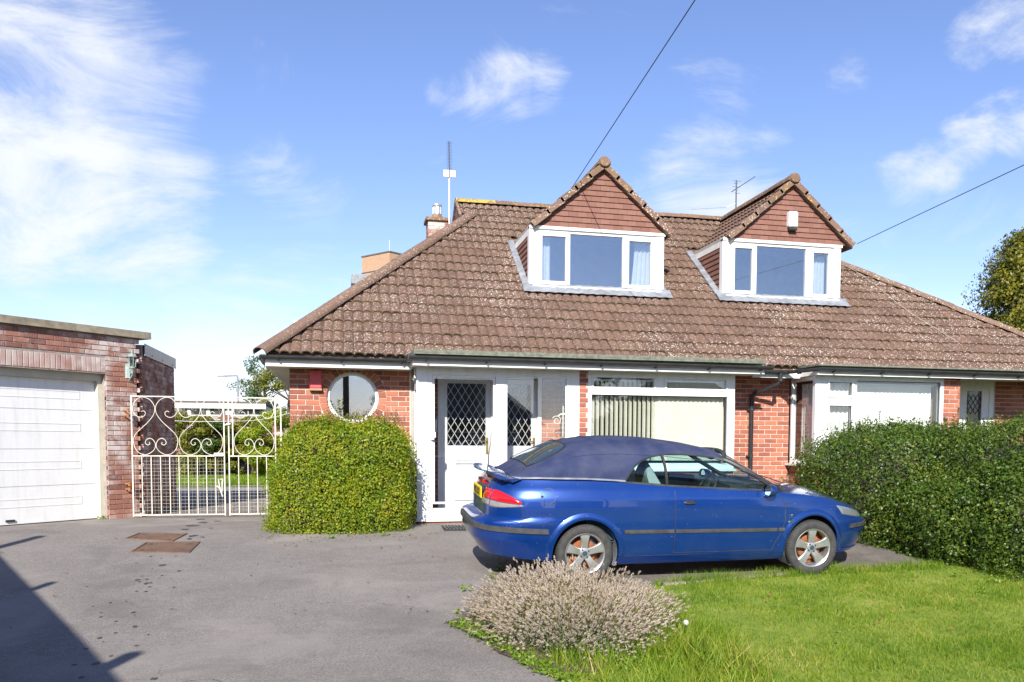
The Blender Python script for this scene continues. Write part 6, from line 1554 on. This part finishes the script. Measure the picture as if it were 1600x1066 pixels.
mb=MB(); mb.box(a.x-6,b.x,oy,oy+5,0,a.z-.12); mb.build('wall','render_white',OB); mb=MB(); mb.box(a.x-6.1,b.x+.1,oy-.12,oy+5.1,a.z-.10,a.z); mb.build('roof','roof_dark_far',OB); mb=MB(); mb.box(a.x-6.1,b.x+.1,oy-.15,oy-.12,a.z-.32,a.z-.09); mb.build('fascia','soffit_paint',OB)
for px in (280,310,340,375,400):
    c=aty(px,640,oy); mb=MB(); mb.box(c.x-.32,c.x+.32,oy-.02,oy+.02,c.z-.22,c.z+.14); w=mb.build('window','room_dark',OB); mb=MB(); mb.box(c.x-.29,c.x+.29,oy-.03,oy-.02,c.z-.19,c.z+.11); mb.build('pane','glass_dormer',w)
ly=48.; a=aty(371,587,ly); SLM=thing('street_lamp','distant grey street lamp standing beyond the garden wall','street lamp',(a.x,ly,0)); mb=MB(); mb.tube([(a.x,ly,0),(a.x,ly,a.z)],[.10,.06],8); mb.build('post','steel_grey',SLM); mb=MB(); mb.tube([(a.x,ly,a.z),(a.x-.9,ly,a.z-.05)],.045,6); mb.build('arm','steel_grey',SLM); mb=MB(); mb.box(a.x-1.25,a.x-.7,ly-.1,ly+.1,a.z-.12,a.z-.03); mb.build('lamp_head','steel_grey',SLM)
fy=70.; FL=thing('flats','distant block of flats with a tan brick roof tower rising behind the tiled hip','building',(aty(600,450,fy).x,fy,0))
A=aty(569,413,fy+3); B=aty(609,393,fy); zl=aty(600,432,fy).z; zr_=aty(560,437,fy).z; x0=aty(549,440,fy).x
mb=MB(); mb.box(x0+.3,x0+24,fy-.4,fy+16,0,zr_-.5); mb.build('wall','render_white',FL); mb=MB(); mb.box(x0,x0+24.5,fy-.8,fy+16.5,zr_-.5,zr_+.35); mb.build('roof','lead',FL)
tw=aty(570,420,fy).x; tr=aty(634,402,fy).x+1.5
mb=MB(); M=Matrix.Translation((aty(609,400,fy).x,fy+.3,0))@Matrix.Rotation(R(38),4,'Z'); zt3=B.z
mb.box(-.0,4.0,0,4.0,zr_,zt3-.0,M=M); mb.build('tower','tan_brick_far',FL)
mb=MB(); mb.box(-.06,4.06,-.06,4.06,zt3,zt3+.12,M=M); mb.box(-.05,4.05,-.05,4.05,zt3-1.55,zt3-1.47,M=M); mb.build('tower_coping','roof_dark_far',FL)
mb=MB(); q=M@Vector((0,0,0)); mb.tube([(q.x,q.y,zt3),(q.x,q.y,zt3+1.1)],.03,5); mb.build('lightning_rod','galv',FL)
for i in range(4):
    mb=MB(); mb.box(x0+.9+i*2.3,x0+2.4+i*2.3,fy-.45,fy-.35,zr_-2.2,zr_-.75); w=mb.build('window','white_paint',FL); mb=MB(); mb.box(x0+1.05+i*2.3,x0+2.25+i*2.3,fy-.5,fy-.45,zr_-2.05,zr_-.9); mb.build('pane','glass_dormer',w)
# washing line across the back garden
wa_=aty(262,657,9.0); wb2=aty(360,658,9.0); wc2=aty(455,645,6.0)
mb=MB(); pts=[wa_.lerp(wb2,k/8)+Vector((0,0,-.02*math.sin(math.pi*k/8))) for k in range(9)]+[wb2.lerp(wc2,k/8)+Vector((0,0,-.06*math.sin(math.pi*k/8))) for k in range(1,9)]; mb.tube([(-2.32,wa_.y-.0,wa_.z)] and pts,.006,4)
tag(mb.build('washing_line','line_white'),'thin white washing line strung across the back garden','washing line')
# ---------------------------------------------------------------- telegraph pole and its two wires (the pole stands behind the photographer)
PO=Vector((.92,-25.0,zg(-25))); PT_=Vector((PO.x,PO.y,8.2)); TP=thing('telegraph_pole','brown wooden telegraph pole with iron steps, mirrored in the round window','pole',tuple(PO))
mb=MB(); mb.tube([tuple(PO),(PO.x,PO.y,8.6)],[.15,.11],10); mb.build('post','bark',TP)
for k in range(4):
    mb=MB(); mb.tube([(PO.x-.3,PO.y,8.0-k*.35),(PO.x+.3,PO.y,8.0-k*.35)],.018,5); mb.build('step','steel_grey',TP)
def wire(label,P,Q,sag):
    mb=MB(); n=40; mb.tube([P.lerp(Q,k/n)-Vector((0,0,sag*4*(k/n)*(1-k/n))) for k in range(n+1)],.0065,5); return tag(mb.build('overhead_wire','cable_black'),label,'wire','overhead telephone wires')
e1=aty(902,274,DY-.05); r1=pray(1086,0)
E1=Vector((4.75,2.2,5.69)); far=CAM+r1*11.0
d1=(far-E1); P1=E1+d1*5.7
wire('black telephone wire reaching the top of the dormer nearer the chimney',P1,E1,.0)
e2=Vector((D2[1]+.25,DY-.14,4.93)); r2=pray(1600,258); f2=CAM+r2*14.6; P2=e2+(f2-e2)*7.6
wire('black telephone wire reaching the lower corner of the dormer with the white alarm box',P2,e2,.0)
for P_,lb in ((P1,'wooden pole carrying the wire of the dormer nearer the chimney'),(P2,'wooden pole carrying the wire of the dormer with the alarm box')):
    t=thing('telegraph_pole',lb,'pole',(P_.x,P_.y,zg(P_.y)),'poles carrying the telephone wires'); mb=MB(); mb.tube([(P_.x,P_.y,zg(P_.y)),(P_.x,P_.y,P_.z+.25)],[.13,.10],9); mb.build('post','bark',t); mb=MB(); mb.tube([(P_.x-.2,P_.y,P_.z),(P_.x+.2,P_.y,P_.z)],.02,5); mb.build('bracket','steel_grey',t)
# thin cord lying down the right roof slope
a=plane_pt(10.75,2.75,.03); b=plane_pt(11.5,.2,.03); mb=MB(); mb.tube([a.lerp(b,k/16)+Vector((.06*math.sin(k*.5),0,.004*math.sin(k*3))) for k in range(17)],.0035,4); tag(mb.build('roof_cable','soffit_paint'),'thin pale cable lying down the tiled roof right of the second dormer','cable')
# ---------------------------------------------------------------- neighbour's low building whose shadow falls across the drive
hs=3.0; off=Vector((TO_SUN.x,TO_SUN.y,0))/TO_SUN.z*(hs+.2)
s0,s1=Vector((-3.62,-.10,0)),Vector((-.46,-7.6,0)); d_=(s1-s0).normalized(); e0=s0+off-d_*.35; e1_=s1+off+d_*2.2; nn_=Vector((d_.y,-d_.x,0)); 
if nn_.x>0: nn_=-nn_
NB=thing('neighbour_building','low flat-roofed neighbouring building just left of the drive, casting the long shadow','building',tuple((e0+e1_)/2)); L_=(e1_-e0).length
MN=Matrix(((d_.x,nn_.x,0,e0.x),(d_.y,nn_.y,0,e0.y),(0,0,1,0),(0,0,0,1)))
mb=MB(); mb.box(.15,L_-.15,.25,6,-.6,hs-.35,M=MN); mb.build('wall','brick_wall_far',NB); mb=MB(); mb.box(0,L_,0,6.2,hs-.35,hs-.2,M=MN); mb.build('roof','felt_green',NB)
for u,hh,w in ((.35+1.55,.62,.05),(.35+4.15,.24,.035),(.35+7.25,.28,.05)):
    mb=MB(); mb.box(u-w,u+w,.02,.02+2*w,hs-.2,hs-.2+hh,M=MN); mb.build('roof_post','steel_grey',NB)
mb=MB(); mb.box(1.0,2.0,.22,.25,.0,2.0,M=MN); mb.build('door','soffit_paint',NB)
# houses and trees across the road (seen only as reflections in the glass)
for i,(x,y,w,lab) in enumerate([(-8,-46,11,'brick house across the road mirrored in the left porch glass'),(9,-48,11,'brick house across the road mirrored in the front window'),(26,-46,11,'brick house across the road beyond the telegraph pole')]):
    t=thing('house',lab,'house',(x,y,-.5),'houses across the road'); mb=MB(); mb.box(x-w/2,x+w/2,y-8,y,-.6,2.5); mb.build('wall','brick_wall_far',t); mb=MB()
    mb.add([(x-w/2-.3,y+.4,2.4),(x+w/2+.3,y+.4,2.4),(x+w/2+.3,y-8.4,2.4),(x-w/2-.3,y-8.4,2.4),(x-w/4,y-4,5.8),(x+w/4,y-4,5.8)],[(0,1,5,4),(1,2,5),(2,3,4,5),(3,0,4)]); mb.build('roof','roof_dark_far',t)
    for q in (-3.4,0,3.2):
        mb=MB(); mb.box(x+q-.8,x+q+.8,y,y+.06,.5,1.9); w_=mb.build('window','white_paint',t); mb=MB(); mb.box(x+q-.7,x+q+.7,y+.06,y+.08,.6,1.8); mb.build('pane','room_dark',w_)
for i,(x,y,h,r_,lab) in enumerate([(-14,-40,7.5,2.8,'green tree across the road beside the first house'),(5,-47,6.0,2.2,'green tree across the road between two houses'),(18,-41,7,2.6,'green tree across the road near the telegraph pole')]):
    tree('roadside_tree',lab,'tree',(x,y,-.55),h,r_,'leaf_green',70,110,.2,1.8,'trees across the road',trunk=.18,seed=40+i)
